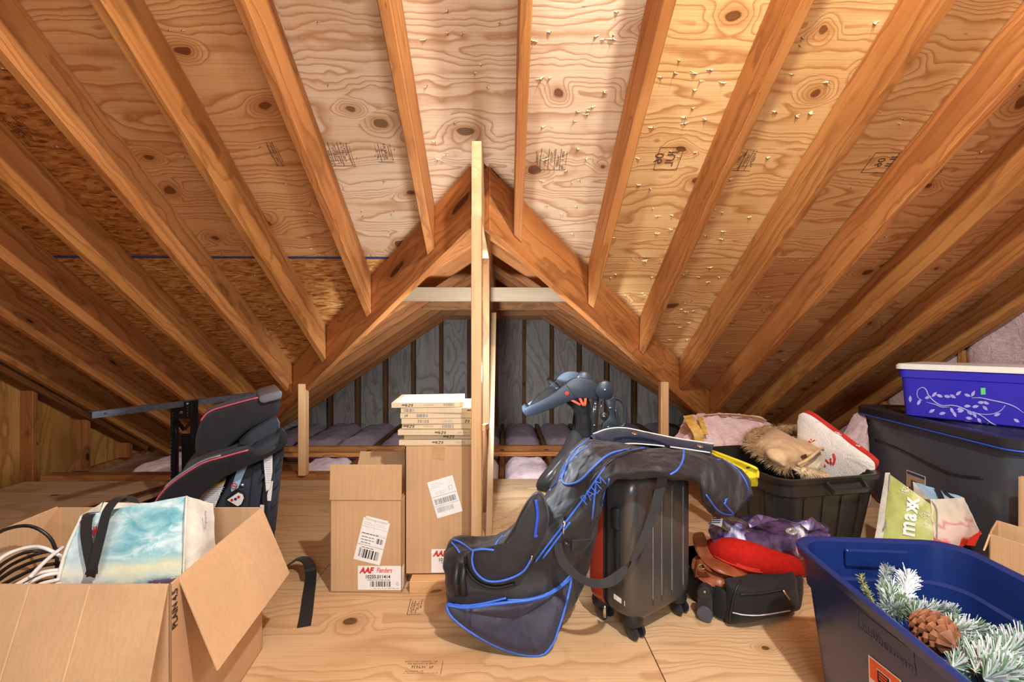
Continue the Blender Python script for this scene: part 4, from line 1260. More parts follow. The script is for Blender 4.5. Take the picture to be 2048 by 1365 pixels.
for a, b, c, d in ((0.084, 0.112, 0.014, 0.001), (0.084, 0.098, 0.014, 0.001), (0.077, 0.105, 0.001, 0.014), (0.091, 0.105, 0.001, 0.014)): g.box(lo + LX * a + LY * b + Zs * .001, (c, d, 0.0004), (LX, LY, Zs))
g.build('print', 'print_grey', tc_)
brand_label(tc_, A + X * 0.104 + V(0, 0, 0.053) - Y * 0.0006, X, UPV, '10155.011414', 'VARIOUS FLAT PANEL HO GLE')

# --- stack of eight pleated air filters
FZ = 0.5576
fw, fd, fh = 0.285, 0.285, 0.0195
spots = [(798, 0.0, 'bar_r', 'E-Z flow'), (807, 0.01, 'name', 'E-Z flow'), (797, -0.01, 'blue', 'E-Z flow'), (803, 0.01, 'bar', 'E-Z flow'), (803, 0.0, 'bar', 'E-Z'), (800, 0.005, 'bar', 'x1'), (801, 0.008, 'bar', 'ow'), (783, 0.0, 'name', 'E-Z flow')]
nth = ['bottom air filter of the stack on the tall carton', 'second air filter from the bottom, set to the right', 'third air filter from the bottom, jutting furthest left at the bottom', 'fourth air filter from the bottom of the stack', 'fifth air filter from the bottom of the stack', 'third air filter from the top of the stack', 'second air filter from the top, with white media showing', 'top air filter of the stack, shifted left with white pleated media']
for i, (px, dd, kind, nm) in enumerate(spots):
    z0 = FZ + i * (fh + 0.0016)
    c = W(px, 870, 1.80); c = V(c.x, c.y + dd, z0)
    t = thing('air_filter', nth[i], 'air filter', c + V(fw / 2, fd / 2, 0), 'air filters stacked on the tall carton')
    yw = random.uniform(-0.03, 0.03) + (0.05 if i == 7 else 0)
    X = V(math.cos(yw), math.sin(yw), 0); Y = V(-X.y, X.x, 0)
    g = Geo()
    bw = 0.018
    for a, b, c_, d in ((0, 0, fw, bw), (0, fd - bw, fw, bw), (0, bw, bw, fd - 2 * bw), (fw - bw, bw, bw, fd - 2 * bw)):
        g.box(c + X * (a + c_ / 2) + Y * (b + d / 2) + V(0, 0, fh / 2), (c_, d, fh), (X, Y, UPV))
    g.build('frame', 'filter_board', t, bevel=0.0008, fix=False)
    Geo().box(c + X * fw / 2 + Y * fd / 2 + V(0, 0, fh / 2), (fw - 2 * bw, fd - 2 * bw, fh - 0.006), (X, Y, UPV)).build('media', 'filter_media', t)
    fo = c - Y * 0.0004
    f = lambda x: frame(fo + X * x + V(0, 0, fh / 2), -X, -UPV)
    # the print is upside down, as the filters lie
    Mx = lambda x: frame(fo + X * x + V(0, 0, fh / 2) - Y * 0.0003, -X, -UPV)
    xs = {0: (0.175, 0.262), 1: (0.20, 0.27), 2: (0.19, 0.272), 3: (0.05, 0.125), 4: (0.27, 0.20), 5: (0.03, 0.0), 6: (0.28, 0.0), 7: (0.085, 0.165)}[i]
    if xs[0] < fw: text_obj('print', nm, 0.014, Mx(xs[0]), 'print_black', t, bold=0.0003, shear=0.3, sx=0.9)
    if xs[1] and i not in (5, 6): text_obj('print', '12 X 12 X 1', 0.009, Mx(xs[1]), 'print_grey', t, sx=0.9)
    bx = {0: None, 1: None, 2: None, 3: 0.16, 4: 0.065, 5: 0.065, 6: 0.012, 7: 0.205}[i]
    if bx is not None: bars(t, fo + X * bx + V(0, 0, 0.004), X, UPV, 0.042, 0.012, 20 + i, 'print_grey', 14, 0.0005)
# ================================================================== middle: suitcase, golf bag, stroller, navy bag, open duffel
# --- hard shell suitcase
N0 = G(1262, 1290); R0 = G(1378, 1224)
u = (R0 - N0).normalized(); v = V(-u.y, u.x, 0)
scs = thing('suitcase', 'graphite hard-shell suitcase with a red back half under the golf bag', 'suitcase', V(N0.x, N0.y, 0))
UL, VL, Z0, Z1 = 0.325, 0.205, 0.055, 0.535
oc = V(N0.x, N0.y, 0) - u * 0.012 - v * 0.012
def sb(u0, u1, v0, v1, z0, z1, name, mat, bev=0.0, seg=3, sm=40, parent=scs):
    c = oc + u * (u0 + u1) / 2 + v * (v0 + v1) / 2 + UPV * (z0 + z1) / 2
    return Geo().box(c, (u1 - u0, v1 - v0, z1 - z0), (u, v, UPV)).build(name, mat, parent, bevel=bev, seg=seg, smooth=sm)
def shell_half(v0, v1, name, mat, dome):
    """half shell: rounded rectangle in the u-z plane, domed towards v0"""
    c = oc + u * UL / 2 + UPV * (Z0 + Z1) / 2
    rings = []
    a, b = UL / 2, (Z1 - Z0) / 2
    K = 5
    for i in range(K + 1):
        t = i / K * PI / 2
        ins = dome * (1 - math.sin(t)); dv_ = dome * (1 - math.cos(t))
        rings.append(rrect(c + v * (v0 + (dv_ if v1 > v0 else -dv_)), u, UPV, a - ins, b - ins, 0.062 - ins * 0.5, 6))
    rings.append(rrect(c + v * v1, u, UPV, a, b, 0.062, 6))
    return Geo().loft(rings).build(name, mat, scs, smooth=50)
fshell = shell_half(0.0, 0.098, 'front_shell', 'case_graphite', 0.034)
bshell = shell_half(VL, 0.122, 'back_shell', 'case_red', 0.034)
c = oc + u * UL / 2 + UPV * (Z0 + Z1) / 2
Geo().loft([rrect(c + v * q, u, UPV, UL / 2 - 0.003, (Z1 - Z0) / 2 - 0.003, 0.06, 6) for q in (0.096, 0.124)]).build('zipper_band', 'rubber_black', scs, smooth=40)
for q in (0.102, 0.118):
    ring = rrect(c + v * q, u, UPV, UL / 2 - 0.001, (Z1 - Z0) / 2 - 0.001, 0.061, 6)
    Geo().tube(ring, 0.0025, 5, closed=True).build('zipper_piping', 'rubber_black', scs, smooth=True)
for q in (0.105, 0.150, 0.205, 0.268):
    sb(q, q + 0.010, -0.004, 0.004, 0.10, 0.48, 'shell_rib', 'case_graphite', 0.003, 2)
    Geo().tube([oc + u * q + v * -0.0008 + UPV * z for z in (0.12, 0.46)], 0.0012, 5).build('groove', 'print_grey', scs)
# side handle on the narrow side, combination strip and label
sb(-0.020, -0.003, 0.040, 0.066, 0.360, 0.430, 'side_handle', 'plastic_black', 0.005, 2)
sb(-0.014, -0.002, 0.044, 0.062, 0.235, 0.365, 'side_handle_grip', 'rubber_black', 0.004, 2)
sb(-0.012, -0.002, 0.044, 0.062, 0.185, 0.240, 'side_handle', 'plastic_black', 0.004, 2)
ts = bvh_of(fshell)
lb = stick(ts, 1228, 1198, 0.001); l2 = stick(ts, 1254, 1215, 0.001)
LXs = (l2 - lb); LXs.z = 0; LXs.normalize()
Geo().hexa([lb + LXs * a + UPV * b + v * 0 - u * q for q in (0.0, 0.0012) for a, b in ((0, 0), (0.045, -0.004), (0.045, 0.012), (0, 0.016))]).build('label', 'label_white', scs)
# spinner wheels
for uu, vv in ((0.045, 0.035), (UL - 0.045, 0.035), (0.045, VL - 0.035), (UL - 0.045, VL - 0.035)):
    p = oc + u * uu + v * vv
    wt = Geo().lathe(p + UPV * 0.085, -UPV, [(0.030, 0), (0.036, 0.02), (0.034, 0.036), (0.020, 0.045)], 16).build('wheel_housing', 'rubber_black', scs, smooth=40)
    for sgn in (-1, 1):
        Geo().lathe(p + (u * 0.4 - v * 0.9).normalized() * 0.012 + u * (sgn * 0.010) + UPV * 0.0245, u * sgn, [(0.006, 0), (0.023, 0.001), (0.0245, 0.004), (0.0245, 0.009), (0.021, 0.012), (0.004, 0.013)], 20).build('wheel', 'plastic_black', wt, smooth=40)
# top carry handle and trolley cup
sb(0.10, 0.24, 0.085, 0.115, Z1 - 0.004, Z1 + 0.016, 'top_handle', 'rubber_black', 0.006, 2)
sb(0.19, 0.25, 0.03, 0.07, Z1 - 0.01, Z1 + 0.012, 'luggage_tag', 'label_white', 0.002, 1)
sb(0.14, 0.25, 0.022, 0.034, Z1 - 0.03, Z1 + 0.004, 'top_rim', 'case_graphite', 0.005, 2)
Geo().tube([oc + u * -0.006 + v * 0.108 + UPV * z for z in (0.085, 0.075, 0.045)], [0.004, 0.006, 0.005], 6).build('zipper_pull', 'chrome', scs, smooth=True)

# --- black golf travel bag flopped over the suitcase
gb = thing('golf_bag', 'floppy black golf travel bag with blue piping draped over the suitcase', 'bag', G(1085, 1312))
def ring4(U, F_, L, B_):
    P = [W(*U), W(*F_), W(*L), W(*B_)]
    c = (P[0] + P[2]) / 2
    out = []
    for i in range(16):
        t = 2 * PI * i / 16
        cx, sy = math.cos(t), math.sin(t)
        e = 0.8
        cx = math.copysign(abs(cx) ** e, cx); sy = math.copysign(abs(sy) ** e, sy)
        A = (P[0] - c) if cx > 0 else (c - P[2])
        B = (P[1] - c) if sy > 0 else (c - P[3])
        out.append(c + A * cx + B * sy)
    return out
ST = [
    ((893, 1212, 1.43), (1000, 1206, 1.395), (1138, 1168, 1.49), (1052, 1316, 1.395)),
    ((894, 1150, 1.48), (1010, 1160, 1.41), (1160, 1125, 1.53), (1045, 1262, 1.53)),
    ((905, 1082, 1.56), (1025, 1115, 1.42), (1184, 1085, 1.52), (1060, 1190, 1.66)),
    ((1008, 1064, 1.60), (1082, 1070, 1.42), (1198, 1035, 1.49), (1095, 1100, 1.72)),
    ((1094, 988, 1.63), (1138, 1010, 1.43), (1209, 990, 1.475), (1130, 1010, 1.76)),
    ((1142, 908, 1.68), (1180, 940, 1.42), (1232, 958, 1.47), (1150, 935, 1.80)),
    ((1178, 880, 1.72), (1225, 915, 1.42), (1278, 956, 1.46), (1228, 893, 1.80)),
    ((1290, 897, 1.74), (1305, 918, 1.43), (1335, 957, 1.47), (1310, 898, 1.80)),
    ((1390, 904, 1.74), (1388, 928, 1.47), (1398, 968, 1.52), (1395, 908, 1.82)),
    ((1466, 930, 1.75), (1440, 965, 1.54), (1404, 1004, 1.60), (1445, 970, 1.84)),
    ((1495, 955, 1.76), (1465, 990, 1.57), (1430, 1030, 1.64), (1478, 995, 1.84)),
    ((1502, 988, 1.75), (1482, 1008, 1.62), (1464, 1035, 1.67), (1490, 1010, 1.82)),
]
rings = [ring4(*s_) for s_ in ST]
rings[0] = [W(*p_) for p_ in ((894, 1210, 1.43), (915, 1214, 1.42), (945, 1214, 1.41), (985, 1208, 1.40), (1020, 1204, 1.40), (1065, 1198, 1.41), (1105, 1184, 1.44), (1132, 1164, 1.48), (1142, 1158, 1.50), (1131, 1210, 1.46), (1116, 1258, 1.43), (1104, 1288, 1.415), (1078, 1310, 1.402), (1016, 1300, 1.40), (950, 1268, 1.405), (906, 1235, 1.42))]
body = soft(rings, 90, 56, True, True).build('body', 'golf_nylon', gb, smooth=60, crumple=(17, 0.010))
tg = bvh_of(body)
def piping(path, name='piping', mat='piping_blue', r=0.0034, n=None, tree=None, off=0.0025, parent=gb, D=1.5):
    P = cr([Vector((p[0], p[1], 0)) for p in path], n or max(10, len(path) * 7))
    pts = [stick(tree or tg, p.x, p.y, off, D) for p in P]
    for _ in range(2):
        pts = [pts[0]] + [(pts[i - 1] + pts[i] * 2 + pts[i + 1]) / 4 for i in range(1, len(pts) - 1)] + [pts[-1]]
    return Geo().tube(pts, r, 6).build(name, mat, parent, smooth=True)
# end panel: navy fabric disc sitting on the bottom ring
r0 = cr(rings[0], 48, True); c0 = sum(r0, V(0, 0, 0)) / 48
rr_ = [[c0 + (p - c0) * s_ + (-FWD) * (0.016 * (1 - s_ ** 2) + 0.006 + (0.010 if s_ < 0.99 else 0)) + V(0, 0, 0.006 * math.sin(9 * i / 48 * PI)) * (s_ * (1 - s_)) for i, p in enumerate(r0)] for s_ in (1.0, 0.85, 0.65, 0.45, 0.25, 0.08)]
endp = Geo().loft(rr_, False, True).build('end_panel', 'golf_navy', gb, smooth=60)
Geo().tube([p - FWD * 0.004 for p in r0], 0.0052, 6, closed=True).build('piping', 'piping_blue', gb, smooth=True)
# big side pocket
def pocket(path, D0, D1, name, mat, shrink=0.93):
    P = cr([Vector((p[0], p[1], 0)) for p in path], 44, True)
    cc = sum(P, Vector((0, 0, 0))) / len(P)
    R = []
    for s_, d in ((1.02, D0), (1.0, (D0 * 0.5 + D1 * 0.5)), (0.97, D1 + 0.006), (shrink, D1), (0.6, D1 - 0.008), (0.25, D1 - 0.011)):
        R.append([W(cc.x + (p.x - cc.x) * s_, cc.y + (p.y - cc.y) * s_, d) for p in P])
    return Geo().loft(R).build(name, mat, gb, smooth=60, crumple=(22, 0.0035))
pk = pocket([(934, 1112), (944, 1102), (990, 1098), (1022, 1062), (1048, 1012), (1070, 986), (1086, 992), (1098, 1030), (1092, 1075), (1066, 1122), (1038, 1158), (985, 1172), (948, 1152)], 1.50, 1.375, 'side_pocket', 'golf_nylon')
tk = bvh_of(body, pk)
piping([(946, 1102), (944, 1124), (952, 1146), (975, 1163), (1010, 1161), (1045, 1145), (1062, 1120)], tree=tk)
piping([(944, 1102), (965, 1099), (988, 1101)], tree=tk)
piping([(931, 1114), (934, 1140), (955, 1165), (990, 1176), (1030, 1168)], 'zipper_track', 'rubber_black', 0.005, tree=tk)
piping([(1071, 1000), (1075, 1030), (1070, 1072), (1074, 1070)], 'piping', 'blue_lining', 0.006, tree=tk)
piping([(906, 1080), (922, 1086), (944, 1102)]); piping([(903, 1086), (912, 1096), (919, 1106)])
piping([(895, 1208), (930, 1212), (965, 1208), (1012, 1197)])
piping([(1015, 1201), (1050, 1200), (1090, 1190), (1120, 1172), (1142, 1150)])
piping([(1184, 874), (1152, 898), (1130, 930), (1112, 965), (1098, 984)])
piping([(1182, 888), (1150, 912), (1130, 940), (1124, 962), (1135, 970), (1160, 962), (1190, 932), (1220, 908), (1260, 898)])
piping([(1300, 893), (1262, 903), (1225, 918), (1195, 955), (1165, 1000), (1135, 1040), (1100, 1085), (1070, 1125)])
piping([(1140, 1045), (1110, 1085), (1085, 1118)])
piping([(1290, 900), (1255, 907), (1222, 922), (1190, 955), (1160, 1000), (1130, 1038)], 'zipper_track', 'rubber_black', 0.0055)
piping([(1300, 893), (1360, 893), (1400, 900), (1440, 916), (1475, 940), (1494, 970), (1496, 1000), (1482, 1022), (1462, 1030), (1436, 1022), (1412, 990)])
piping([(1368, 897), (1366, 920), (1355, 940), (1340, 950)])
piping([(1192, 962), (1188, 1000), (1184, 1040)]); piping([(1218, 958), (1212, 990), (1204, 1012)])
piping([(988, 1098), (996, 1082), (1006, 1072)])
gpc = [stick(tg, *p, 0.006) for p in ((1130, 1044), (1127, 1056), (1127, 1072))]
Geo().tube(gpc, [0.005, 0.003, 0.004], 6).build('zipper_pull', 'chrome', gb, smooth=True)
Geo().tube([stick(tk, *p, 0.004) for p in ((1064, 1112), (1062, 1122))], 0.003, 6).build('zipper_pull', 'chrome', gb, smooth=True)
for dx in (0, 14):
    Geo().tube([stick(tg, 914 + dx, 1128, 0.004), stick(tg, 911 + dx, 1160, 0.006), stick(tg, 915 + dx, 1192, 0.004)], 0.011, 8).build('foot_runner', 'rubber_black', gb, smooth=True)
p0 = stick(tg, 1166, 1006, 0.014); p1 = stick(tg, 1214, 954, 0.014)
nn = stick_n(tg, 1185, 980); X_ = (p1 - p0).normalized(); Y_ = nn.cross(X_)
if Y_.z < 0: Y_ = -Y_
text_obj('print', 'PALM', 0.044, frame(p0, X_, Y_), 'piping_blue', gb, bold=-0.0006, sx=0.95)
# shoulder strap hanging in a loop
SP = cr([W(1322, 925, 1.42), W(1326, 950, 1.415), W(1318, 985, 1.41), W(1302, 1040, 1.41), W(1276, 1100, 1.39), W(1240, 1150, 1.37), W(1205, 1168, 1.36), (W(1165, 1160, 1.37)), W(1130, 1130, 1.39), W(1117, 1098, 1.405), W(1125, 1085, 1.41)], 44)
wvs = cr([RGT * .030, RGT * .030, RGT * .030, RGT * .028, RGT * .02 + UPV * -.012, UPV * .024 + FWD * .012, UPV * .022 + FWD * .012, UPV * .02 + RGT * .012, RGT * .026 + UPV * .01, RGT * .026, RGT * .026], 44)
Geo().ribbon(SP, wvs, 0.0025).build('shoulder_strap', 'webbing', gb, smooth=40)
o = patch([stick(tg, 1143, 1080, 0.004), stick(tg, 1180, 1078, 0.004), stick(tg, 1172, 1102, 0.004), stick(tg, 1142, 1103, 0.004)], 6, 3, 0.0, 0.004, 'strap_pad', 'webbing', gb, 0.001)
Geo().tube([W(1127, 1086, 1.40), W(1140, 1092, 1.40)], 0.006, 8).build('buckle', 'plastic_black', gb, smooth=True)

# --- folded navy bag lying on top
nb = thing('canvas_bag', 'flat navy canvas bag with cream piping lying on the golf bag', 'bag', W(1300, 905, 1.7))
tp = [(1186, 870), (1215, 860), (1250, 858), (1300, 868), (1360, 880), (1428, 890)]
bt_ = [(1188, 880), (1215, 894), (1255, 888), (1300, 890), (1360, 897), (1420, 906)]
R = []
for (a, b), (c_, d) in zip(tp, bt_):
    f0, f1 = W(a, b, 1.78), W(c_, d, 1.64)
    bk = f0 + FWD * 0.08 + UPV * -0.03
    mid_ = (f0 + f1) / 2 + UPV * 0.012 - FWD * 0.012
    R.append([f0, mid_, f1, f1 + FWD * 0.10 - UPV * 0.004, bk])
nbo = soft(R, 34, 20).build('body', 'navy_canvas', nb, smooth=60, crumple=(20, 0.004))
Geo().tube(cr([W(a, b - 1.5, 1.775) for a, b in tp], 26), 0.0028, 6).build('piping', 'piping_cream', nb, smooth=True)
Geo().tube(cr([W(a, b, 1.632) for a, b in bt_[1:]], 26), 0.0026, 6).build('piping', 'piping_cream', nb, smooth=True)
tn = bvh_of(nbo)
for px, py in ((1269, 868), (1400, 893)):
    p = stick(tn, px, py, 0.0); q = stick_n(tn, px, py)
    Geo().lathe(p, q, [(0.011, 0), (0.010, 0.002), (0.004, 0.003)], 14).build('snap', 'snap_brass', nb, smooth=40)
HP = cr([stick(tn, 1192, 872, 0.008), W(1195, 890, 1.62), W(1212, 897, 1.60), stick(tn, 1230, 880, 0.012), stick(tn, 1270, 878, 0.010), stick(tn, 1310, 884, 0.010), W(1340, 896, 1.62)], 30)
Geo().ribbon(HP, UPV * 0.016 - FWD * 0.006, 0.003).build('handle', 'navy_canvas', nb, smooth=40)

# --- folded stroller behind
DT = 2.15
sr = thing('stroller', 'folded stroller with grey-blue handle arms behind the golf bag', 'stroller', V(*(W(1190, 900, DT).xy), 0))
def c3(x, y, D=DT): return W(1020 + x / 5.686, 720 + y / 5.686, D)
def arm_solid(pts, D, th, name, mat, bev=0.006):
    P = [c3(p.x, p.y, D) for p in cr([Vector((a, b, 0)) for a, b in pts], 40, True)]
    return Geo().prism(P, FWD * th).build(name, mat, sr, bevel=bev * 0.6, seg=2, smooth=45, bang=50)
near = [(158, 575), (200, 645), (430, 578), (640, 492), (760, 442), (900, 440), (1010, 455), (1030, 340), (990, 270), (900, 222), (800, 206), (705, 222), (620, 285), (490, 385), (320, 482), (190, 545)]
arm_solid(near, DT, 0.03, 'handle_arm', 'plastic_bluegrey')
far = [(150 + (x - 170) * 0.83, 560 + (y - 580) * 0.98 - (x - 170) * 0.10) for x, y in near]
arm_solid(far, DT + 0.25, 0.03, 'handle_arm', 'plastic_bluegrey')
# parting lines of the moulded arm
Geo().ribbon([c3(638, 285, DT - 0.001), c3(752, 440, DT - 0.001)], RGT * 0.002, 0.002).build('parting_line', 'rubber_black', sr)
# tray floor between the arms
q = [c3(180, 585, DT + 0.01), c3(420, 470, DT + 0.02), c3(600, 340, DT + 0.02), c3(520, 250, DT + 0.26), c3(340, 380, DT + 0.26), c3(200, 520, DT + 0.26)]
Geo().prism(q, UPV * -0.012).build('tray', 'smoke_plastic', sr)
Geo().tube([c3(545, 330, DT + 0.02), c3(440, 225, DT + 0.25)], 0.011, 10).build('crossbar', 'plastic_black', sr, smooth=True)
Geo().tube([c3(180, 590, DT + 0.015), c3(165, 540, DT + 0.14), c3(180, 520, DT + 0.26)], 0.014, 10).build('nose_bar', 'plastic_bluegrey', sr, smooth=True)
for (x, y, r_, D) in ((1078, 345, 0.0455, DT - 0.01), (845, 222, 0.042, DT + 0.24)):
    h = Geo().lathe(c3(x, y, D), -FWD, [(r_, -0.04), (r_, 0), (r_ * 0.93, 0.010), (r_ * 0.6, 0.017), (0.002, 0.019)], 32).build('pivot_disc', 'plastic_bluegrey', sr, smooth=45)
    Geo().lathe(c3(x + 4, y, D - 0.019), -FWD, [(0.006, 0), (0.005, 0.003), (0.001, 0.004)], 12).build('rivet', 'chrome', h, smooth=40)
Geo().lathe(c3(650, 383, DT - 0.001), -FWD, [(0.009, 0), (0.009, 0.002), (0.005, 0.003)], 14).build('logo_button', 'label_red', sr, smooth=40)
Geo().tube([c3(975, 440, DT + .02), c3(962, 620, DT + .02), c3(950, 900, DT + .02), V(*(c3(945, 900, DT + .02).xy), 0.12)], 0.0155, 12).build('frame_tube', 'plastic_black', sr, smooth=True)
for y in (505, 572, 750): Geo().lathe(c3(972 - (y - 500) * .05, y, DT + 0.003), -FWD, [(0.006, 0), (0.005, 0.003), (0.001, 0.004)], 12).build('rivet', 'chrome', sr, smooth=40)
a = c3(745, 590, DT + .2); b = c3(715, 880, DT + .2)
Geo().tube([a, b, V(b.x, b.y, 0.12)], 0.010, 10).build('frame_tube', 'plastic_black', sr, smooth=True)
Geo().tube([c3(1040, 470, DT + .03), c3(1035, 540, DT + .03), c3(1000, 580, DT + .03), c3(1000, 780, DT + .03)], 0.004, 6).build('cable', 'chrome', sr, smooth=True)
arm_solid([(1085, 470), (1110, 450), (1190, 425), (1200, 500), (1185, 590), (1225, 720), (1240, 790), (1060, 800), (1070, 720), (1120, 660), (1130, 600)], DT + 0.005, 0.022, 'hinge_plate', 'plastic_bluegrey', 0.004)
Geo().tube(cr([c3(*p, DT + 0.015) for p in ((1190, 435), (1250, 455), (1300, 520), (1312, 620), (1300, 740), (1240, 752), (1228, 700), (1195, 560))], 36), 0.0095, 8).build('grip_loop', 'plastic_bluegrey', sr, smooth=True)
for x, y in ((1142, 552), (1070, 650), (1120, 770)):
    Geo().lathe(c3(x, y, DT + 0.004), -FWD, [(0.007, 0), (0.006, 0.003), (0.001, 0.004)], 12).build('rivet', 'chrome', sr, smooth=40)
Geo().lathe(c3(1072, 645, DT + 0.012), -FWD, [(0.019, -0.01), (0.019, 0.004), (0.016, 0.006)], 24).build('gear_wheel', 'plastic_black', sr, smooth=40)
# seat cloth with orange harness
Rr = []
for pts in (((700, 470), (900, 430)), ((670, 500), (920, 560)), ((740, 580), (920, 640)), ((780, 700), (930, 800)), ((770, 900), (940, 980))):
    a, b = c3(*pts[0], DT + 0.05), c3(*pts[1], DT + 0.05)
    Rr.append([a, (a + b) / 2 - FWD * 0.03, b, b + FWD * 0.12, (a + b) / 2 + FWD * 0.15, a + FWD * 0.12])
soft(Rr, 20, 24).build('seat_cloth', 'stroller_fabric', sr, smooth=60, crumple=(18, 0.008))
strap([(1020 + 790 / 5.686, 720 + 430 / 5.686, DT + 0.005), (1020 + 825 / 5.686, 720 + 500 / 5.686, DT), (1020 + 850 / 5.686, 720 + 510 / 5.686, DT), (1020 + 860 / 5.686, 720 + 430 / 5.686, DT + 0.005)], 0.012, 0, 'harness', 'strap_orange', sr)
strap([(1020 + 690 / 5.686, 720 + 455 / 5.686, DT + 0.005), (1020 + 760 / 5.686, 720 + 490 / 5.686, DT), (1020 + 800 / 5.686, 720 + 512 / 5.686, DT)], 0.010, 0, 'harness', 'strap_orange', sr)
soft([[W(1142, 868, 2.25), W(1150, 862, 2.2), W(1172, 880, 2.2), W(1165, 885, 2.3)], [W(1112, 915, 2.2), W(1125, 910, 2.12), W(1150, 925, 2.12), W(1140, 935, 2.25)], [W(1076, 962, 2.15), W(1090, 960, 2.07), W(1120, 968, 2.08), W(1112, 975, 2.2)], [W(1074, 982, 2.14), W(1085, 984, 2.08), W(1105, 985, 2.08), W(1100, 988, 2.18)]], 24, 24).build('foot_cover', 'stroller_vinyl', sr, smooth=60, crumple=(12, 0.006))
for x, d in ((1150, 2.2), (1245, 2.3)):
    p = W(x, 900, d); p.z = 0.062
    Geo().lathe(p, RGT, [(0.02, -0.012), (0.045, -0.014), (0.060, -0.010), (0.062, 0), (0.060, 0.010), (0.045, 0.014), (0.02, 0.012)], 24).build('wheel', 'rubber_black', sr, smooth=40)
b = c3(1150, 800, DT + .02)
Geo().tube([b, V(b.x + 0.02, b.y + 0.1, 0.06)], 0.011, 8).build('frame_tube', 'plastic_black', sr, smooth=True)

# --- open black rolling bag with odds and ends
db = thing('rolling_bag', 'open black rolling duffel on the floor beside the suitcase', 'bag', G(1447, 1258))
dN = G(1452, 1257); dR = G(1592, 1226); dL = G(1378, 1214)
du = (dR - dN).normalized(); dw = V(-du.y, du.x, 0)
o0 = V(dN.x, dN.y, 0)
def dring(z, a, b, r, off=0.0):
    return rrect(o0 + du * (a / 2) + dw * (0.19) + UPV * z, du, dw, a / 2 + off, b, r, 5)
ULn = 0.36
Geo().loft([rrect(o0 + du * (ULn / 2) + dw * 0.17 + UPV * z, du, dw, ULn / 2 + e, 0.17 + e, 0.05, 5) for z, e in ((0.004, -0.02), (0.012, 0.0), (0.06, 0.006), (0.105, 0.004), (0.115, 0.0), (0.117, -0.008), (0.10, -0.012), (0.03, -0.02))]).build('body', 'duffel_black', db, smooth=50, crumple=(14, 0.006))
def dpt(a, z, out=0.0): return o0 + du * a - dw * out + UPV * z
pock = soft([[dpt(0.02, z, 0.0) + dw * .02, dpt(0.03, z, e), dpt(0.15, z, e * 1.4), dpt(0.27, z, e), dpt(0.285, z, 0.0) + dw * .02, dpt(0.15, z, -0.03)] for z, e in ((0.014, 0.012), (0.05, 0.035), (0.095, 0.038), (0.135, 0.025), (0.152, 0.0))], 20, 40).build('front_pocket', 'duffel_black', db, smooth=60, crumple=(16, 0.005))
td = bvh_of(pock)
piping([(1465, 1226), (1490, 1231), (1525, 1231), (1580, 1222)], 'reflective_strip', 'reflective_strip', 0.0022, tree=td, parent=db, off=0.001)
piping([(1480, 1190), (1520, 1188), (1566, 1180)], 'zipper_track', 'rubber_black', 0.004, tree=td, parent=db)
piping([(1459, 1246), (1463, 1215), (1472, 1180), (1482, 1163)], 'piping', 'rubber_black', 0.004, tree=td, parent=db)
Geo().tube([stick(td, 1566, 1181, 0.005), stick(td, 1573, 1192, 0.006), stick(td, 1578, 1200, 0.006)], [0.004, 0.003, 0.0035], 6).build('zipper_pull', 'snap_brass', db, smooth=True)
wp = G(1411, 1240); wp.z = 0.03
nrm2 = (-du * 0.75 - dw * 0.65).normalized()
wh = Geo().lathe(V(wp.x, wp.y, 0.095) + nrm2 * 0.004, nrm2, [(0.026, -0.02), (0.026, 0.004), (0.022, 0.010), (0.003, 0.012)], 20).build('wheel_guard', 'plastic_black', db, smooth=40)
Geo().box(V(wp.x, wp.y, 0.062) + nrm2 * 0.002, (0.05, 0.02, 0.06), (nrm2.cross(UPV), nrm2, UPV)).build('wheel_guard', 'plastic_black', db, bevel=0.005, seg=2)
Geo().lathe(V(wp.x, wp.y, 0.027) + nrm2 * 0.008, nrm2, [(0.008, -0.014), (0.024, -0.013), (0.026, -0.008), (0.026, 0.008), (0.024, 0.013), (0.008, 0.014)], 20).build('wheel', 'tote_slate', db, smooth=40)
Geo().lathe(V(wp.x, wp.y, 0.105) + nrm2 * 0.016, nrm2, [(0.005, 0), (0.004, 0.003), (0.001, 0.004)], 10).build('rivet', 'chrome', db, smooth=40)

# contents
lb_ = thing('leather_bag', 'crumpled brown leather bag stuffed in the open rolling duffel', 'bag', W(1470, 1165, 1.75))
soft([[W(1385, 1120, 1.70), W(1398, 1160, 1.62), W(1440, 1170, 1.60), W(1440, 1110, 1.80)], [W(1440, 1105, 1.75), W(1445, 1160, 1.60), W(1470, 1178, 1.62), W(1480, 1120, 1.85)], [W(1500, 1120, 1.80), W(1510, 1165, 1.63), W(1530, 1175, 1.66), W(1535, 1130, 1.9)], [W(1560, 1140, 1.82), W(1560, 1165, 1.68), W(1585, 1170, 1.72), W(1590, 1145, 1.9)], [W(1595, 1150, 1.8), W(1600, 1160, 1.72), W(1605, 1165, 1.75), W(1605, 1150, 1.85)]], 36, 28).build('body', 'leather_brown', lb_, smooth=60, crumple=(15, 0.010))
soft([[W(1386, 1070, 1.78), W(1390, 1085, 1.72), W(1410, 1080, 1.74), W(1405, 1065, 1.8)], [W(1398, 1100, 1.72), W(1402, 1118, 1.66), W(1425, 1112, 1.68), W(1415, 1095, 1.76)], [W(1425, 1120, 1.68), W(1430, 1142, 1.60), W(1450, 1130, 1.62), W(1445, 1115, 1.72)], [W(1470, 1140, 1.64), W(1475, 1158, 1.58), W(1495, 1150, 1.6), W(1490, 1135, 1.68)], [W(1510, 1158, 1.62), W(1515, 1168, 1.585), W(1522, 1164, 1.6), W(1520, 1156, 1.64)]], 32, 20).build('rolled_flap', 'leather_brown', lb_, smooth=60, crumple=(15, 0.006))
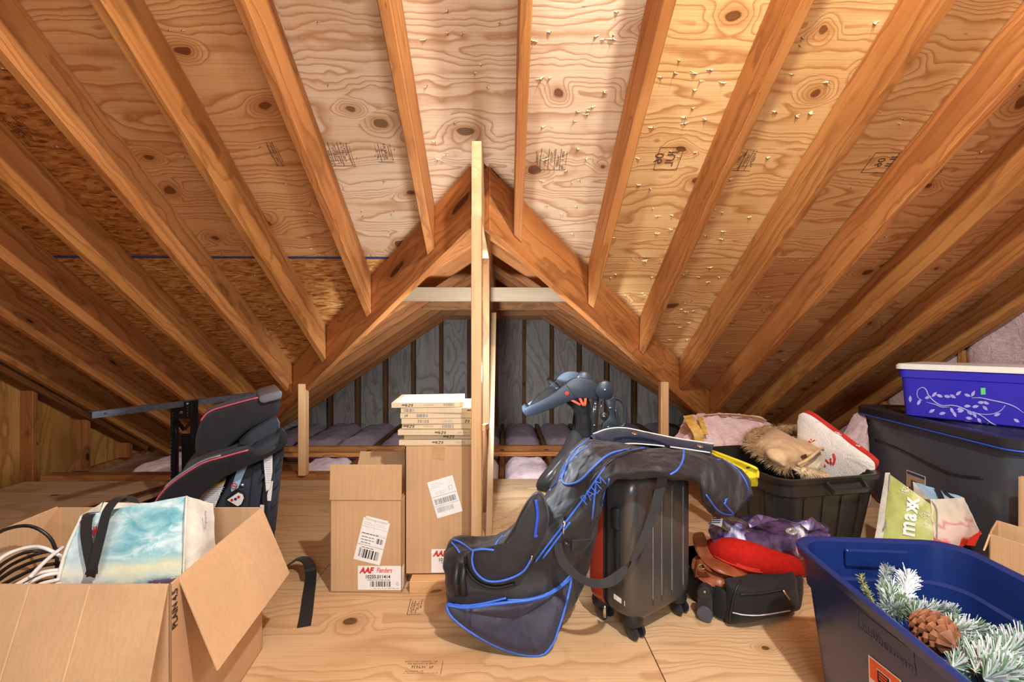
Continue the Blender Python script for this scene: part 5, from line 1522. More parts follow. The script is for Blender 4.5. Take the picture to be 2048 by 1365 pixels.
Geo().ribbon(cr([W(1390, 1150, 1.63), W(1394, 1128, 1.61), W(1404, 1124, 1.60), W(1410, 1134, 1.60), W(1420, 1140, 1.605)], 18), RGT * 0.004 + FWD * 0.024, 0.004).build('strap', 'leather_brown', lb_, smooth=40)
Geo().tube([W(1404 + 8 * math.cos(t), 1134 + 5 * math.sin(t), 1.595) for t in [2 * PI * i / 12 for i in range(12)]], 0.002, 5, closed=True).build('buckle', 'snap_brass', lb_, smooth=True)

np_ = thing('neck_pillow', 'red fleece neck pillow on top of the brown leather bag', 'pillow', W(1500, 1150, 1.72))
P = cr([W(1428, 1098, 1.78), W(1445, 1100, 1.70), W(1475, 1112, 1.66), W(1515, 1122, 1.65), W(1555, 1134, 1.67), W(1580, 1132, 1.75), W(1570, 1112, 1.86)], 40)
prof = [0.018 + 0.040 * math.sin(PI * min(1, 0.16 + i / 39 * 0.72)) for i in range(40)]
Geo().tube(P, prof, 20).build('body', 'fleece_red', np_, smooth=True, crumple=(12, 0.006))
o_ = np_.children[0]
piping([(1428, 1112), (1455, 1126), (1490, 1138), (1525, 1146)], 'seam', 'knit_red', 0.0028, tree=bvh_of(o_), parent=np_, off=0.0)
Geo().ribbon([stick(bvh_of(o_), *p, 0.003) for p in ((1472, 1130), (1500, 1140), (1520, 1143))], UPV * 0.012, 0.003).build('zipper_flap', 'knit_red', np_)

pb = thing('vinyl_bag', 'shiny purple vinyl bag with grommets behind the red pillow', 'bag', W(1530, 1100, 1.9))
Pv = soft([[W(1418, 1048, 1.85), W(1420, 1072, 1.72), W(1430, 1085, 1.72), W(1440, 1060, 1.98)], [W(1450, 1030, 1.88), W(1455, 1070, 1.70), W(1470, 1092, 1.70), W(1480, 1060, 2.0)], [W(1510, 1036, 1.9), W(1515, 1075, 1.70), W(1530, 1108, 1.70), W(1540, 1070, 2.0)], [W(1580, 1040, 1.88), W(1585, 1070, 1.72), W(1595, 1118, 1.72), W(1600, 1080, 1.95)], [W(1630, 1045, 1.86), W(1635, 1070, 1.74), W(1640, 1110, 1.75), W(1645, 1080, 1.9)], [W(1655, 1055, 1.84), W(1658, 1070, 1.76), W(1660, 1090, 1.78), W(1660, 1075, 1.86)]], 60, 44).build('body', 'purple_plastic', pb, smooth=60, crumple=(14, 0.016))
tv = bvh_of(Pv)
for px, py in ((1583, 1064), (1588, 1123)):
    p = stick(tv, px, py, 0.0, 1.75); q = stick_n(tv, px, py)
    Geo().lathe(p, q, [(0.008, 0.002), (0.010, 0.005), (0.019, 0.005), (0.021, 0.001), (0.020, -0.003)], 22).build('grommet', 'grommet', pb, smooth=40)
    Geo().lathe(p, q, [(0.009, -0.002), (0.009, 0.002)], 16).build('grommet_core', 'headrest_grey', pb, smooth=40)
patch([W(1425, 1030, 1.74), W(1447, 1031, 1.73), W(1443, 1055, 1.71), W(1423, 1048, 1.72)], 5, 5, 0.0, 0.001, 'price_tag', 'label_white', pb, 0.001)
g = Geo()
for i in range(4): g.box(W(1434 - i * .6, 1034 + i * 4, 1.715), (0.03, 0.0006, 0.003), (RGT, FWD, UPV))
g.build('print', 'print_black', pb)
patch([W(1495, 1045, 1.72), W(1515, 1028, 1.74), W(1558, 1040, 1.75), W(1500, 1056, 1.70)], 12, 6, -0.008, 0.001, 'crumpled_fold', 'purple_plastic', pb, 0.008, 22)
patch([W(1600, 1048, 1.74), W(1622, 1036, 1.76), W(1652, 1055, 1.77), W(1615, 1062, 1.72)], 12, 6, -0.008, 0.001, 'crumpled_fold', 'purple_plastic', pb, 0.010, 22)
# ================================================================== right side: totes, jacket, pillow, insulation, bins, garland
def tote(name, label, c, X, Y, a, b, h, r, mat, taper=0.86, z0=0.0, rim=0.014, band=0.22, ribs=True, cat='bin'):
    """open storage tote; c plan centre, a/b half sizes at the rim along X/Y"""
    t = thing(name, label, cat, V(c.x, c.y, z0))
    C0 = V(c.x, c.y, z0)
    def rg(z, s, d=0.0):
        k = taper + (1 - taper) * (z / h)
        return rrect(C0 + UPV * z, X, Y, a * k * s + d, b * k * s + d, r, 6)
    e = rim
    zb_ = h * (1 - band)
    prof = [(0.002, -0.02 - e), (0.012, -0.004 - e), (zb_ - 0.006, -e), (zb_, 0.006 - e), (h - 0.026, 0.006 - e), (h - 0.024, 0.0), (h - 0.004, 0.002), (h, -0.002), (h, -e * 0.6), (h - 0.006, -e - 0.004), (zb_ + 0.002, -e - 0.008), (zb_ - 0.004, -e - 0.016), (0.02, -e - 0.016), (0.012, -e - 0.035)]
    body_ = Geo().loft([rg(z, 1.0, d) for z, d in prof]).build('body', mat, t, smooth=38)
    if ribs:
        for sgn in (-1, 1):
            for q in (-0.55, -0.18, 0.18, 0.55):
                for ax, bx, la, lb2 in ((X, Y, a, b), (Y, X, b, a)):
                    k0 = taper + (1 - taper) * 0.06; k1 = taper + (1 - taper) * (zb_ / h)
                    p0 = C0 + ax * (q * la * k0) + bx * sgn * (lb2 * k0 - e + 0.001) + UPV * (h * 0.06)
                    p1 = C0 + ax * (q * la * k1) + bx * sgn * (lb2 * k1 - e + 0.001) + UPV * (zb_ - 0.01)
                    Geo().ribbon([p0, p1], ax * 0.012, 0.006).build('rib', mat, t)
    return t, body_

# --- black tote with clothes
L0, N1, R1 = W(1497, 893, 2.56), W(1585, 960, 1.94), W(1774, 944, 2.04)
hz = 0.375
X1 = V(R1.x - N1.x, R1.y - N1.y, 0).normalized(); Y1 = V(-X1.y, X1.x, 0)
cN = V(N1.x, N1.y, 0) - X1 * 0.045
a1, b1 = 0.278, 0.315
bt1, bb1 = tote('storage_tote', 'open black storage tote with a jacket and pillow inside', cN + X1 * a1 + Y1 * b1, X1, Y1, a1, b1, hz, 0.075, 'tote_black')
cc = cN + X1 * a1
# grip handle on the near end
hp = [cN + X1 * q + UPV * z - Y1 * d for q, z, d in ((0.215, 0.353, -0.002), (0.222, 0.322, 0.030), (0.40, 0.322, 0.030), (0.407, 0.353, -0.002))]
Geo().ribbon(hp, UPV * 0.0 + Y1 * 0.0 + (UPV * 0.022 - Y1 * 0.012), 0.012).build('handle', 'tote_black', bt1, bevel=0.003, seg=2)
tb1 = bvh_of(bb1)

# fur-trimmed jacket
jk = thing('jacket', 'tan jacket with fur-trimmed hood heaped in the black tote', 'jacket', W(1590, 950, 2.25))
def s4(x, y, D): return W(1480 + x / 5.25, 820 + y / 5.25, D)
hood = soft([
    [s4(150, 330, 2.45), s4(170, 400, 2.30), s4(230, 470, 2.25), s4(270, 300, 2.55)],
    [s4(240, 255, 2.45), s4(260, 400, 2.18), s4(360, 530, 2.12), s4(350, 280, 2.60)],
    [s4(380, 240, 2.45), s4(400, 420, 2.10), s4(470, 600, 2.08), s4(470, 300, 2.60)],
    [s4(520, 275, 2.45), s4(560, 420, 2.10), s4(590, 590, 2.12), s4(600, 330, 2.55)],
    [s4(680, 330, 2.40), s4(720, 440, 2.14), s4(720, 530, 2.18), s4(750, 380, 2.45)],
    [s4(830, 395, 2.30), s4(840, 430, 2.20), s4(835, 450, 2.22), s4(860, 410, 2.35)],
], 44, 40).build('hood', 'jacket_tan', jk, smooth=60, crumple=(11, 0.024))
soft([[s4(500, 560, 2.22), s4(520, 610, 2.12), s4(560, 600, 2.12), s4(560, 540, 2.3)], [s4(620, 540, 2.24), s4(640, 640, 2.10), s4(680, 640, 2.10), s4(680, 520, 2.3)], [s4(760, 470, 2.24), s4(770, 620, 2.11), s4(810, 640, 2.12), s4(820, 460, 2.3)], [s4(850, 420, 2.26), s4(858, 520, 2.16), s4(870, 600, 2.18), s4(880, 430, 2.3)]], 26, 28).build('lining', 'jacket_cream', jk, smooth=60, crumple=(13, 0.012))
# brim edge of the pocket flap
Geo().tube(cr([s4(*p) for p in ((600, 580, 2.10), (700, 530, 2.09), (790, 460, 2.12), (850, 405, 2.17), (872, 420, 2.19))], 24), 0.007, 8).build('brim', 'jacket_tan', jk, smooth=True)
jt = bvh_of(hood)
a, b, c_, d = [stick(jt, 1480 + x / 5.25, 820 + y / 5.25, 0.006) for x, y in ((640, 490), (695, 465), (710, 500), (655, 525))]
n_ = (b - a).cross(d - a).normalized() * 0.002
Geo().hexa([a, b, c_, d, a + n_, b + n_, c_ + n_, d + n_]).build('leather_patch', 'leather_tag', jk)
def fur(path, r, n, ln, name, mat, parent, seed=1):
    rd = random.Random(seed)
    P = cr([Vector(p) for p in path], 60)
    core = Geo().tube(P, r * 0.8, 10).build(name + '_core', mat, parent, smooth=True, crumple=(20, r * 0.4))
    g = Geo()
    for _ in range(n):
        i = rd.randrange(1, 59); p = P[i] + (P[i + 1] - P[i]) * rd.random()
        t = (P[i + 1] - P[i - 1]).normalized()
        d = V(rd.gauss(0, 1), rd.gauss(0, 1), rd.gauss(0, 1)); d = (d - t * d.dot(t) * 0.6).normalized()
        s_ = d.orthogonal().normalized() * 0.0011
        base = p + d * r * 0.6; tip = p + d * (r + ln * rd.uniform(0.5, 1.1)) + V(0, 0, -ln * 0.25) + t * rd.gauss(0, ln * .3)
        m_ = (base + tip) / 2 + V(rd.gauss(0, .002), rd.gauss(0, .002), .002)
        g.add([base - s_, base + s_, m_ + s_ * .7, m_ - s_ * .7, tip], [(0, 1, 2, 3), (3, 2, 4)])
    tag(g.build(name, mat, parent, fix=False), kind='stuff')
fur([s4(600, 195, 2.62), s4(480, 200, 2.62), s4(330, 205, 2.60), s4(200, 230, 2.56), s4(110, 290, 2.48), s4(95, 350, 2.40), s4(160, 410, 2.30), s4(260, 480, 2.2), s4(400, 570, 2.1), s4(520, 620, 2.06)], 0.026, 2600, 0.026, 'fur_trim', 'fur_tan', jk, 3)
fur([s4(640, 640, 2.07), s4(720, 660, 2.06), s4(800, 665, 2.07), s4(900, 690, 2.06)], 0.02, 1200, 0.022, 'fur_cuff', 'fur_pale', jk, 4)
fur([s4(450, 500, 2.10), s4(470, 560, 2.08), s4(540, 590, 2.08)], 0.010, 500, 0.016, 'fur_edge', 'fur_pale', jk, 5)

# sherpa pillow
pl = thing('throw_pillow', 'white sherpa throw pillow with red trim leaning in the black tote', 'pillow', W(1670, 955, 2.3))
def pillow_layer(out, D, th, name, mat, crm):
    P = cr([Vector((x, y, 0)) for x, y in out], 56, True)
    c2 = sum(P, Vector((0, 0, 0))) / len(P)
    q = [W(p.x, p.y, D - (p.x - 1598) / 150 * 0.33) for p in P]; cw = sum(q, V(0, 0, 0)) / len(q)
    R = [[cw + (p - cw) * s_ + FWD * d for p in q] for s_, d in ((0.25, -th * .5), (0.6, -th * 0.48), (0.86, -th * 0.4), (0.97, -th * 0.22), (1.0, 0), (0.97, th * 0.22), (0.86, th * 0.4), (0.25, th * 0.5))]
    return Geo().loft(R).build(name, mat, pl, smooth=60, crumple=crm)
wp_ = [(1598, 836), (1606, 827), (1622, 832), (1680, 874), (1732, 912), (1746, 928), (1742, 950), (1728, 972), (1670, 980), (1605, 960), (1597, 890)]
pfo = pillow_layer(wp_, 2.44, 0.075, 'front_cover', 'sherpa_white', (60, 0.004))
pbo = pillow_layer([(x + 5 + (3 if y < 940 else -6), y - 4) for x, y in wp_], 2.50, 0.10, 'back_cover', 'knit_red', (20, 0.003))
pf = bvh_of(pfo); pf2 = bvh_of(pfo, pbo)
def mark(path, w_, mat='label_red'):
    P = cr([stick(pf, 1480 + x / 5.25, 820 + y / 5.25, 0.002) for x, y in path], 8)
    Geo().ribbon(P, RGT * w_, 0.003).build('embroidery', mat, pl)
for pth, w_ in ((((725, 325), (745, 345)), .008), (((760, 335), (790, 320)), .008), (((745, 305), (752, 320)), .006), (((905, 520), (940, 560)), .012), (((960, 580), (955, 510)), .010), (((985, 580), (1000, 520), (985, 460)), .012), (((880, 565), (900, 600)), .010)):
    mark(pth, w_)
for x, y in ((820, 128), (1020, 240), (1045, 258), (1240, 378), (1385, 590), (1378, 630)):
    a_, b_ = [stick(pf2, 1480 + (x + d) / 5.25, 820 + (y + d * 0.3) / 5.25, 0.003, 2.2) for d in (-22, 22)]
    Geo().ribbon([a_, b_], UPV * 0.005, 0.003).build('stripe', 'sherpa_white', pl)

# --- yellow lid tucked behind the tote
p = [W(1420, 903, 2.25), W(1505, 935, 2.0), W(1516, 950, 1.99), W(1512, 958, 1.99), W(1495, 952, 2.0), W(1415, 925, 2.25)]
yl = thing('tote_lid', 'bright yellow tote lid poking out from behind the golf bag', 'lid', p[5])
lidv = [W(1425, 903, 2.22), W(1500, 932, 1.98), W(1514, 942, 1.97), W(1515, 956, 1.97), W(1480, 956, 1.98), W(1410, 925, 2.22)]
Geo().prism([V(q.x, q.y, q.z) for q in lidv], FWD * 0.03 + RGT * 0.02 + UPV * -0.05).build('panel', 'lid_yellow', yl, bevel=0.006, seg=3, smooth=45)
Geo().tube(cr(lidv[:4], 20), 0.007, 8).build('rolled_edge', 'lid_yellow', yl, smooth=True)
Geo().box(W(1496, 936, 1.966), (0.014, 0.004, 0.007), (RGT, FWD, UPV)).build('slot', 'rubber_black', yl)

# --- roll of pink insulation
ir = thing('insulation_roll', 'loose pink insulation roll with kraft paper behind the black tote', 'insulation', W(1450, 960, 2.85))
soft([[W(1352, 868, 2.9), W(1356, 905, 2.75), W(1375, 930, 2.75), W(1372, 840, 3.05)], [W(1385, 834, 2.95), W(1390, 890, 2.68), W(1410, 945, 2.7), W(1420, 850, 3.15)], [W(1440, 832, 2.95), W(1445, 890, 2.68), W(1455, 950, 2.7), W(1470, 850, 3.15)], [W(1500, 836, 2.95), W(1500, 890, 2.7), W(1505, 945, 2.72), W(1520, 855, 3.1)], [W(1540, 850, 2.92), W(1538, 890, 2.76), W(1535, 930, 2.78), W(1545, 865, 3.05)]], 54, 40).build('batt', 'pink_insulation', ir, smooth=60, crumple=(13, 0.030))
Geo().ribbon(cr([W(1376, 832, 2.82), W(1384, 848, 2.70), W(1396, 868, 2.655), W(1400, 895, 2.65)], 18), RGT * 0.055 + UPV * 0.012, 0.004).build('kraft_facing', 'paper_kraft', ir, crumple=(40, 0.006))
Geo().ribbon(cr([W(1400, 833, 2.83), W(1405, 850, 2.72), W(1412, 870, 2.66)], 14), RGT * 0.03, 0.003).build('kraft_facing', 'paper_kraft', ir, crumple=(40, 0.006))
Geo().ribbon(cr([W(1410, 831, 2.9), W(1460, 830, 2.9), W(1510, 836, 2.9), W(1530, 844, 2.88)], 20), FWD * 0.06 - UPV * 0.02, 0.004).build('kraft_facing', 'cardboard_pale', ir, crumple=(40, 0.004))
# its box underneath
cb2 = beam('lumber_scrap', V(*(W(1452, 940, 2.6).xy), 0.055), V(*(W(1486, 940, 2.6).xy), 0.055), (0, 0.09, 0), (0, 0, 0.11), 'aged_wood', None, bevel=0.003, color=(1.3, 1.05, 0.9))
tag(cb2, 'rough chunk of lumber under the pink insulation roll', 'wood block')

# --- pink slab leaning by the big tote
sl = [W(1660, 900, 2.75), W(1692, 880, 2.75), W(1725, 838, 2.78), W(1732, 835, 2.78), W(1736, 900, 2.72), W(1738, 960, 2.68), W(1670, 960, 2.68)]
isl = thing('insulation_slab', 'pink insulation slab standing between the black tote and the lidded tote', 'insulation', V(*(W(1700, 960, 2.72).xy), 0))
Pq = [Vector(p) for p in sl]; Pq[5].z = 0.0; Pq[6].z = 0.0
Pc = cr(Pq, 40, True)
cw = sum(Pc, V(0, 0, 0)) / 40
Geo().loft([[cw + (p - cw) * s_ + FWD * d for p in Pc] for s_, d in ((0.3, -0.02), (0.7, -0.02), (0.95, -0.012), (1.0, 0.0), (1.0, 0.06), (0.95, 0.08), (0.3, 0.085))]).build('batt', 'pink_insulation', isl, smooth=60, crumple=(18, 0.012))

# --- large slate tote with lid
cL = W(1712, 818, 2.86)
hL = 0.56
e1 = V(*(W(2048, 900, 1.80).xy), 0) - V(cL.x, cL.y, 0); e1.normalize()
e2 = V(-e1.y, e1.x, 0)
if e2.x < 0: e2 = -e2
# rotate a little so the far short edge leaves towards the right
La, Lb = 0.52, 0.265
cc = V(cL.x, cL.y, 0) + e1 * La + e2 * Lb
bt2, bb2 = tote('storage_tote', 'large lidded charcoal tote under the translucent blue bin', cc, e1, e2, La, Lb, hL, 0.07, 'tote_slate', taper=0.90, band=0.10, ribs=False)
def lrg(z, d): return rrect(cc + UPV * z, e1, e2, La + d, Lb + d, 0.075, 6)
lid = Geo().loft([lrg(hL - 0.028, 0.004), lrg(hL - 0.028, 0.012), lrg(hL + 0.006, 0.012), lrg(hL + 0.012, 0.004), lrg(hL + 0.012, -0.03), lrg(hL + 0.002, -0.045), lrg(hL + 0.002, -0.09), lrg(hL + 0.010, -0.10)]).build('lid', 'lid_black', bt2, smooth=40)
Geo().tube(lrg(hL - 0.036, 0.008), 0.0045, 6, closed=True).build('lid_seal', 'lid_blue', bt2, smooth=True)
t2 = bvh_of(bb2, lid)
piping([(1752, 880), (1800, 900), (1860, 930), (1910, 950), (1965, 957)], 'moulded_rib', 'tote_black', 0.006, tree=t2, parent=bt2, D=2.3)
q = [stick(t2, x, y, 0.002) for x, y in ((1813, 940), (1851, 954), (1851, 985), (1813, 972))]
n_ = (q[1] - q[0]).cross(q[3] - q[0]).normalized() * 0.0008
def card(q, n_, name, mat, parent): return Geo().hexa(list(q) + [p + n_ for p in q]).build(name, mat, parent)
card(q, n_, 'label', 'label_white', bt2)
ins = lambda s0, s1, t0, t1: [q[0] + (q[1] - q[0]) * a_ + (q[3] - q[0]) * b_ - n_ * k for k, a_, b_ in ((1, s0, t0), (1, s1, t0), (1, s1, t1), (1, s0, t1))]
card(ins(0.04, 0.96, 0.05, 0.22), -n_ * 0.6, 'print', 'label_navy', bt2)
card(ins(0.04, 0.96, 0.26, 0.95), -n_ * 0.6, 'print', 'cardboard_pale', bt2)
card([p - n_ * 0.8 for p in ins(0.25, 0.8, 0.5, 0.95)], -n_ * 0.6, 'print', 'tote_slate', bt2)

# --- translucent blue bin on the lid
zb0 = hL + 0.0125
bL, bR = W(1808, 838, 2.42), W(2048, 866, 2.06)
f1 = V(bR.x - bL.x, bR.y - bL.y, 0).normalized(); f2 = V(-f1.y, f1.x, 0)
if f2.y < 0: f2 = -f2
Ba, Bb, Bh = 0.35, 0.19, 0.262
bc = V(bL.x, bL.y, 0) + f1 * (Ba - 0.012) + f2 * (Bb - 0.012)
bn = thing('storage_bin', 'translucent blue storage bin with a white lid on the large tote', 'bin', V(bc.x, bc.y, zb0))
def brg(z, d): return rrect(V(bc.x, bc.y, zb0 + z), f1, f2, Ba + d, Bb + d, 0.035, 5)
bbody = Geo().loft([brg(0.0, -0.02), brg(0.008, -0.010), brg(Bh * 0.78, 0.002), brg(Bh * 0.79, 0.010), brg(Bh, 0.012), brg(Bh, 0.008), brg(Bh * 0.79, 0.006), brg(Bh * 0.78, -0.002), brg(0.012, -0.014), brg(0.006, -0.024)]).build('body', 'blue_translucent', bn, smooth=40)
Geo().loft([brg(Bh - 0.012, 0.018), brg(Bh - 0.012, 0.022), brg(Bh + 0.006, 0.022), brg(Bh + 0.016, 0.014), brg(Bh + 0.016, -0.03)]).build('lid', 'lid_white', bn, smooth=40)
# leafy artificial greenery inside
rd = random.Random(9)
for k in range(9):
    cq = V(bc.x, bc.y, zb0 + 0.055 + 0.09 * rd.random()) + f1 * rd.uniform(-0.27, 0.27) + f2 * rd.uniform(-0.09, 0.05)
    g = Geo()
    for _ in range(70):
        d = V(rd.gauss(0, 1), rd.gauss(0, 1), rd.gauss(0, .6)).normalized(); s_ = d.orthogonal().normalized() * 0.006; tip = cq + d * rd.uniform(.03, .06)
        m_ = (cq + tip) / 2
        g.add([cq, m_ + s_, tip, m_ - s_], [(0, 1, 2, 3)])
    tag(g.build('greenery', 'fake_leaf', bn, fix=False), kind='stuff')
tbn = bvh_of(bbody)
def z8(x, y): return (1780 + x / 6.205, 700 + y / 6.205)
def vine(path, r=0.0034):
    P = cr([stick(tbn, *z8(*p), 0.002, 2.2) for p in path], 40)
    Geo().tube(P, [r * (0.4 + 0.6 * math.sin(PI * (i + 1) / 41)) for i in range(40)], 5).build('vine_print', 'vine_white', bn, smooth=True)
vine([(400, 632), (345, 590), (340, 510), (400, 468), (450, 500), (480, 570), (560, 650), (650, 695), (760, 690), (880, 715), (1000, 770), (1130, 800), (1260, 800), (1370, 760), (1430, 690)])
vine([(1030, 770), (1150, 830), (1300, 930), (1450, 1000), (1560, 1000), (1650, 950)])
vine([(1010, 600), (1120, 598), (1250, 625), (1430, 665), (1550, 710), (1660, 785)])
vine([(450, 650), (560, 680), (640, 712), (740, 712)], 0.003)
rd = random.Random(4)
for x, y, a_ in ((250, 610, 90), (360, 650, 60), (470, 590, 20), (550, 555, 45), (615, 572, -20), (710, 580, -10), (780, 580, -30), (850, 540, 40), (960, 565, -20), (1030, 545, 60), (770, 755, -60), (880, 760, 15), (870, 735, 10), (960, 700, 0), (1060, 705, 10), (1130, 655, 0), (1190, 660, -20), (1180, 725, -40), (980, 850, -10), (1110, 880, -50), (1225, 935, -70), (1050, 810, -60), (990, 785, -30), (1330, 805, 20), (1570, 880, -30), (650, 790, 10), (520, 760, 30), (965, 905, -20), (800, 800, -60), (1380, 970, 20)):
    P = []
    ln, wd2, ca, sa = 44, 22, math.cos(math.radians(a_)), -math.sin(math.radians(a_))
    for s_, t_ in ((-1, 0), (-.4, .8), (.3, .8), (1, 0), (.3, -.8), (-.4, -.8)):
        P.append(stick(tbn, *z8(x + s_ * ln * ca - t_ * wd2 * sa, y + s_ * ln * sa + t_ * wd2 * ca), 0.0016, 2.2))
    Geo().prism(P, -FWD * 0.0006).build('leaf_print', 'vine_white', bn)
q = [stick(tbn, *z8(x, y), 0.002) for x, y in ((1125, 475), (1183, 473), (1187, 556), (1128, 558))]
card(q, (q[1] - q[0]).cross(q[3] - q[0]).normalized() * 0.0006, 'price_sticker', 'label_green', bn)

# --- green shopping tote
gt = thing('shopping_tote', 'green and white shopping tote slumped against the large charcoal tote', 'bag', G(1830, 1130))
def z5(x, y, D): return W(1720 + x / 6.244, 900 + y / 6.244, D)
fpn = patch([z5(375, 310, 2.02), z5(960, 740, 1.86), z5(960, 1400, 1.80), z5(280, 1200, 1.93)], 20, 22, -0.012, 0.002, 'front_panel', 'tote_green', gt, 0.006, 16)
patch([z5(320, 290, 2.04), z5(378, 290, 2.025), z5(300, 1200, 1.93), z5(170, 1200, 1.96)], 6, 14, 0.0, 0.002, 'side_gusset', 'jute_white', gt, 0.003)
fp2 = patch([z5(880, 620, 1.88), z5(1280, 600, 1.94), z5(1510, 1050, 1.88), z5(960, 1400, 1.795)], 16, 18, -0.018, 0.002, 'side_panel', 'fruit_print', gt, 0.008, 14)
patch([z5(1420, 970, 1.90), z5(1512, 1035, 1.88), z5(1430, 1210, 1.83), z5(1330, 1190, 1.82)], 6, 6, 0.0, 0.002, 'side_panel', 'label_red', gt, 0.006)
patch([z5(680, 410, 2.0), z5(1280, 600, 1.99), z5(1230, 715, 1.95), z5(870, 630, 1.895)], 14, 8, 0.0, 0.002, 'folded_top', 'label_blue', gt, 0.006, 20)
patch([z5(660, 400, 2.10), z5(1290, 600, 2.04), z5(1500, 1040, 1.97), z5(700, 1150, 2.05)], 10, 10, 0.0, 0.002, 'back_panel', 'jute_white', gt, 0.004)
Geo().ribbon(cr([z5(960, 480, 1.975), z5(1000, 560, 1.945), z5(1030, 640, 1.91)], 10), RGT * 0.02, 0.002).build('handle', 'webbing_black', gt)
Geo().ribbon(cr([z5(1040, 500, 1.985), z5(1110, 580, 1.965), z5(1220, 640, 1.96)], 10), UPV * 0.014 + RGT * .004, 0.002).build('handle', 'webbing_black', gt)
Geo().tube(cr([z5(375, 310, 2.018), z5(360, 500, 2.0), z5(358, 700, 1.975), z5(330, 900, 1.955), z5(290, 1000, 1.94)], 20), 0.0032, 6).build('seam', 'print_grey', gt, smooth=True)
Geo().tube(cr([z5(890, 640, 1.878), z5(955, 750, 1.858), z5(958, 1000, 1.835), z5(960, 1200, 1.815)], 20), 0.003, 6).build('seam', 'print_grey', gt, smooth=True)
gtt = bvh_of(fpn)
for ch, (x, y), sz in (('x', (640, 660), 0.075), ('x', (630, 720), 0.07), ('a', (608, 838), 0.075), ('m', (590, 985), 0.075)):
    o_ = stick(gtt, 1720 + x / 6.244, 900 + y / 6.244, 0.006, 1.95); n_ = stick_n(gtt, 1720 + x / 6.244, 900 + y / 6.244)
    if n_.dot(o_ - EYE) > 0: n_ = -n_
    Xt = UPV - n_ * UPV.dot(n_)
    text_obj('print', ch, sz, frame(o_, Xt, n_.cross(Xt)), 'print_white', gt, align='CENTER', bold=0.002)
rd = random.Random(2)
g = Geo()
for _ in range(46):
    x, y = rd.choice(((540, 500), (600, 520), (800, 830), (880, 900)))
    o_ = stick(gtt, 1720 + (x + rd.gauss(0, 38)) / 6.244, 900 + (y + rd.gauss(0, 34)) / 6.244, 0.004, 1.95)
    g.box(o_, (0.005, 0.001, 0.0035), (RGT, FWD, UPV))
tag(g.build('print', 'print_white', gt, fix=False), kind='stuff')

# --- small carton at the right edge
cA = W(1978, 1068, 1.62); cz = cA.z
sm = thing('small_carton', 'small pale open carton at the right edge beside the navy tote', 'box', V(cA.x + .15, cA.y + .1, 0))
pA = V(cA.x, cA.y, 0); pB = V(*(W(2120, 1140, 1.45).xy), 0); pC = pB + V(0.16, 0.12, 0); pD = pA + V(0.16, 0.12, 0)
for a, b, i in ((pA, pB, (pD - pA)), (pB, pC, (pA - pB)), (pC, pD, (pA - pD)), (pD, pA, (pB - pA))):
    g = Geo(); wall_slab(g, a, b, 0.002, cz, i); g.build('side_panel', 'cardboard_pale', sm, bevel=0.0008)
Geo().hexa([p + V(0, 0, z) for z in (0.001, 0.005) for p in (pA, pB, pC, pD)]).build('bottom_panel', 'cardboard_pale', sm)
flap(pD + UPV * cz, pA + UPV * cz, V(-0.055, -0.03, -0.045), 'flap', sm, 'cardboard_pale')
flap(pC + UPV * cz, pD + UPV * cz, V(0.03, 0.05, -0.06), 'flap', sm, 'cardboard_pale')
# flattened carton at the frame's right border
def plan(lat, D): return V(*((FWD * D + RGT * lat).xy), 0)
eb = thing('flattened_carton', 'flattened brown carton standing against the large charcoal tote', 'box', plan(2.12, 1.68))
za = W(2046, 952, 1.78).z
for k, d in enumerate((0.0, 0.012)):
    a, b = plan(1.985 + d, 1.775 + d), plan(2.24 + d, 1.545 + d)
    g = Geo(); wall_slab(g, a, b, 0.001, za - 0.01 * k, V(0.67, 0.74, 0)); g.build('panel', 'cardboard', eb, bevel=0.0008)
a = plan(1.985, 1.775)
Geo().tube([a + V(0.004, 0.004, 0.002), a + V(0.004, 0.004, za - 0.004)], 0.007, 6).build('folded_edge', 'cardboard', eb)

# --- navy tote in front with garland
nA = W(1583, 1074, 1.34)
hN = nA.z
g1 = (V(*(W(1952, 1365, 0.76).xy), 0) - V(nA.x, nA.y, 0)).normalized()       # long side towards the camera
g2 = V(-g1.y, g1.x, 0)
if g2.x < 0: g2 = -g2
Na, Nb = 0.335, 0.232
nc = V(nA.x, nA.y, 0) + g1 * (Na - 0.012) + g2 * (Nb - 0.012)
bt3, bb3 = tote('storage_tote', 'big open navy blue tote holding a snowy pine garland', nc, g1, g2, Na, Nb, hN, 0.08, 'tote_navy', taper=0.88, rim=0.016, band=0.26, ribs=False)
t3 = bvh_of(bb3)
# moulded handle recess at the far end
Geo().box(V(nc.x, nc.y, hN - 0.045) - g1 * (Na - 0.034), (0.012, 0.17, 0.05), (g1, g2, UPV)).build('handle_recess', 'tote_navy', bt3, bevel=0.005, seg=2)
# lettering moulded into the band
pA_ = stick(t3, 1718, 1236, 0.002); pB_ = stick(t3, 1826, 1318, 0.002)
Xn = (pB_ - pA_).normalized(); nn_ = stick_n(t3, 1770, 1275)
if nn_.dot(pA_ - EYE) > 0: nn_ = -nn_
Yn = nn_.cross(Xn); 
if Yn.z < 0: Yn = -Yn
Xh = V(Xn.x, Xn.y, 0).normalized()
text_obj('moulded_lettering', 'Rubbermaid', 0.034, frame(stick(t3, 1722, 1246, 0.0015), Xh, UPV), 'tote_lettering', bt3, sx=0.95, bold=-0.0008)
q = [stick(t3, x, y, 0.001) for x, y in ((1716, 1220), (1828, 1306), (1828, 1338), (1780, 1306), (1716, 1252))]
Geo().tube(q, 0.0011, 5, closed=True).build('moulded_frame', 'tote_lettering', bt3)
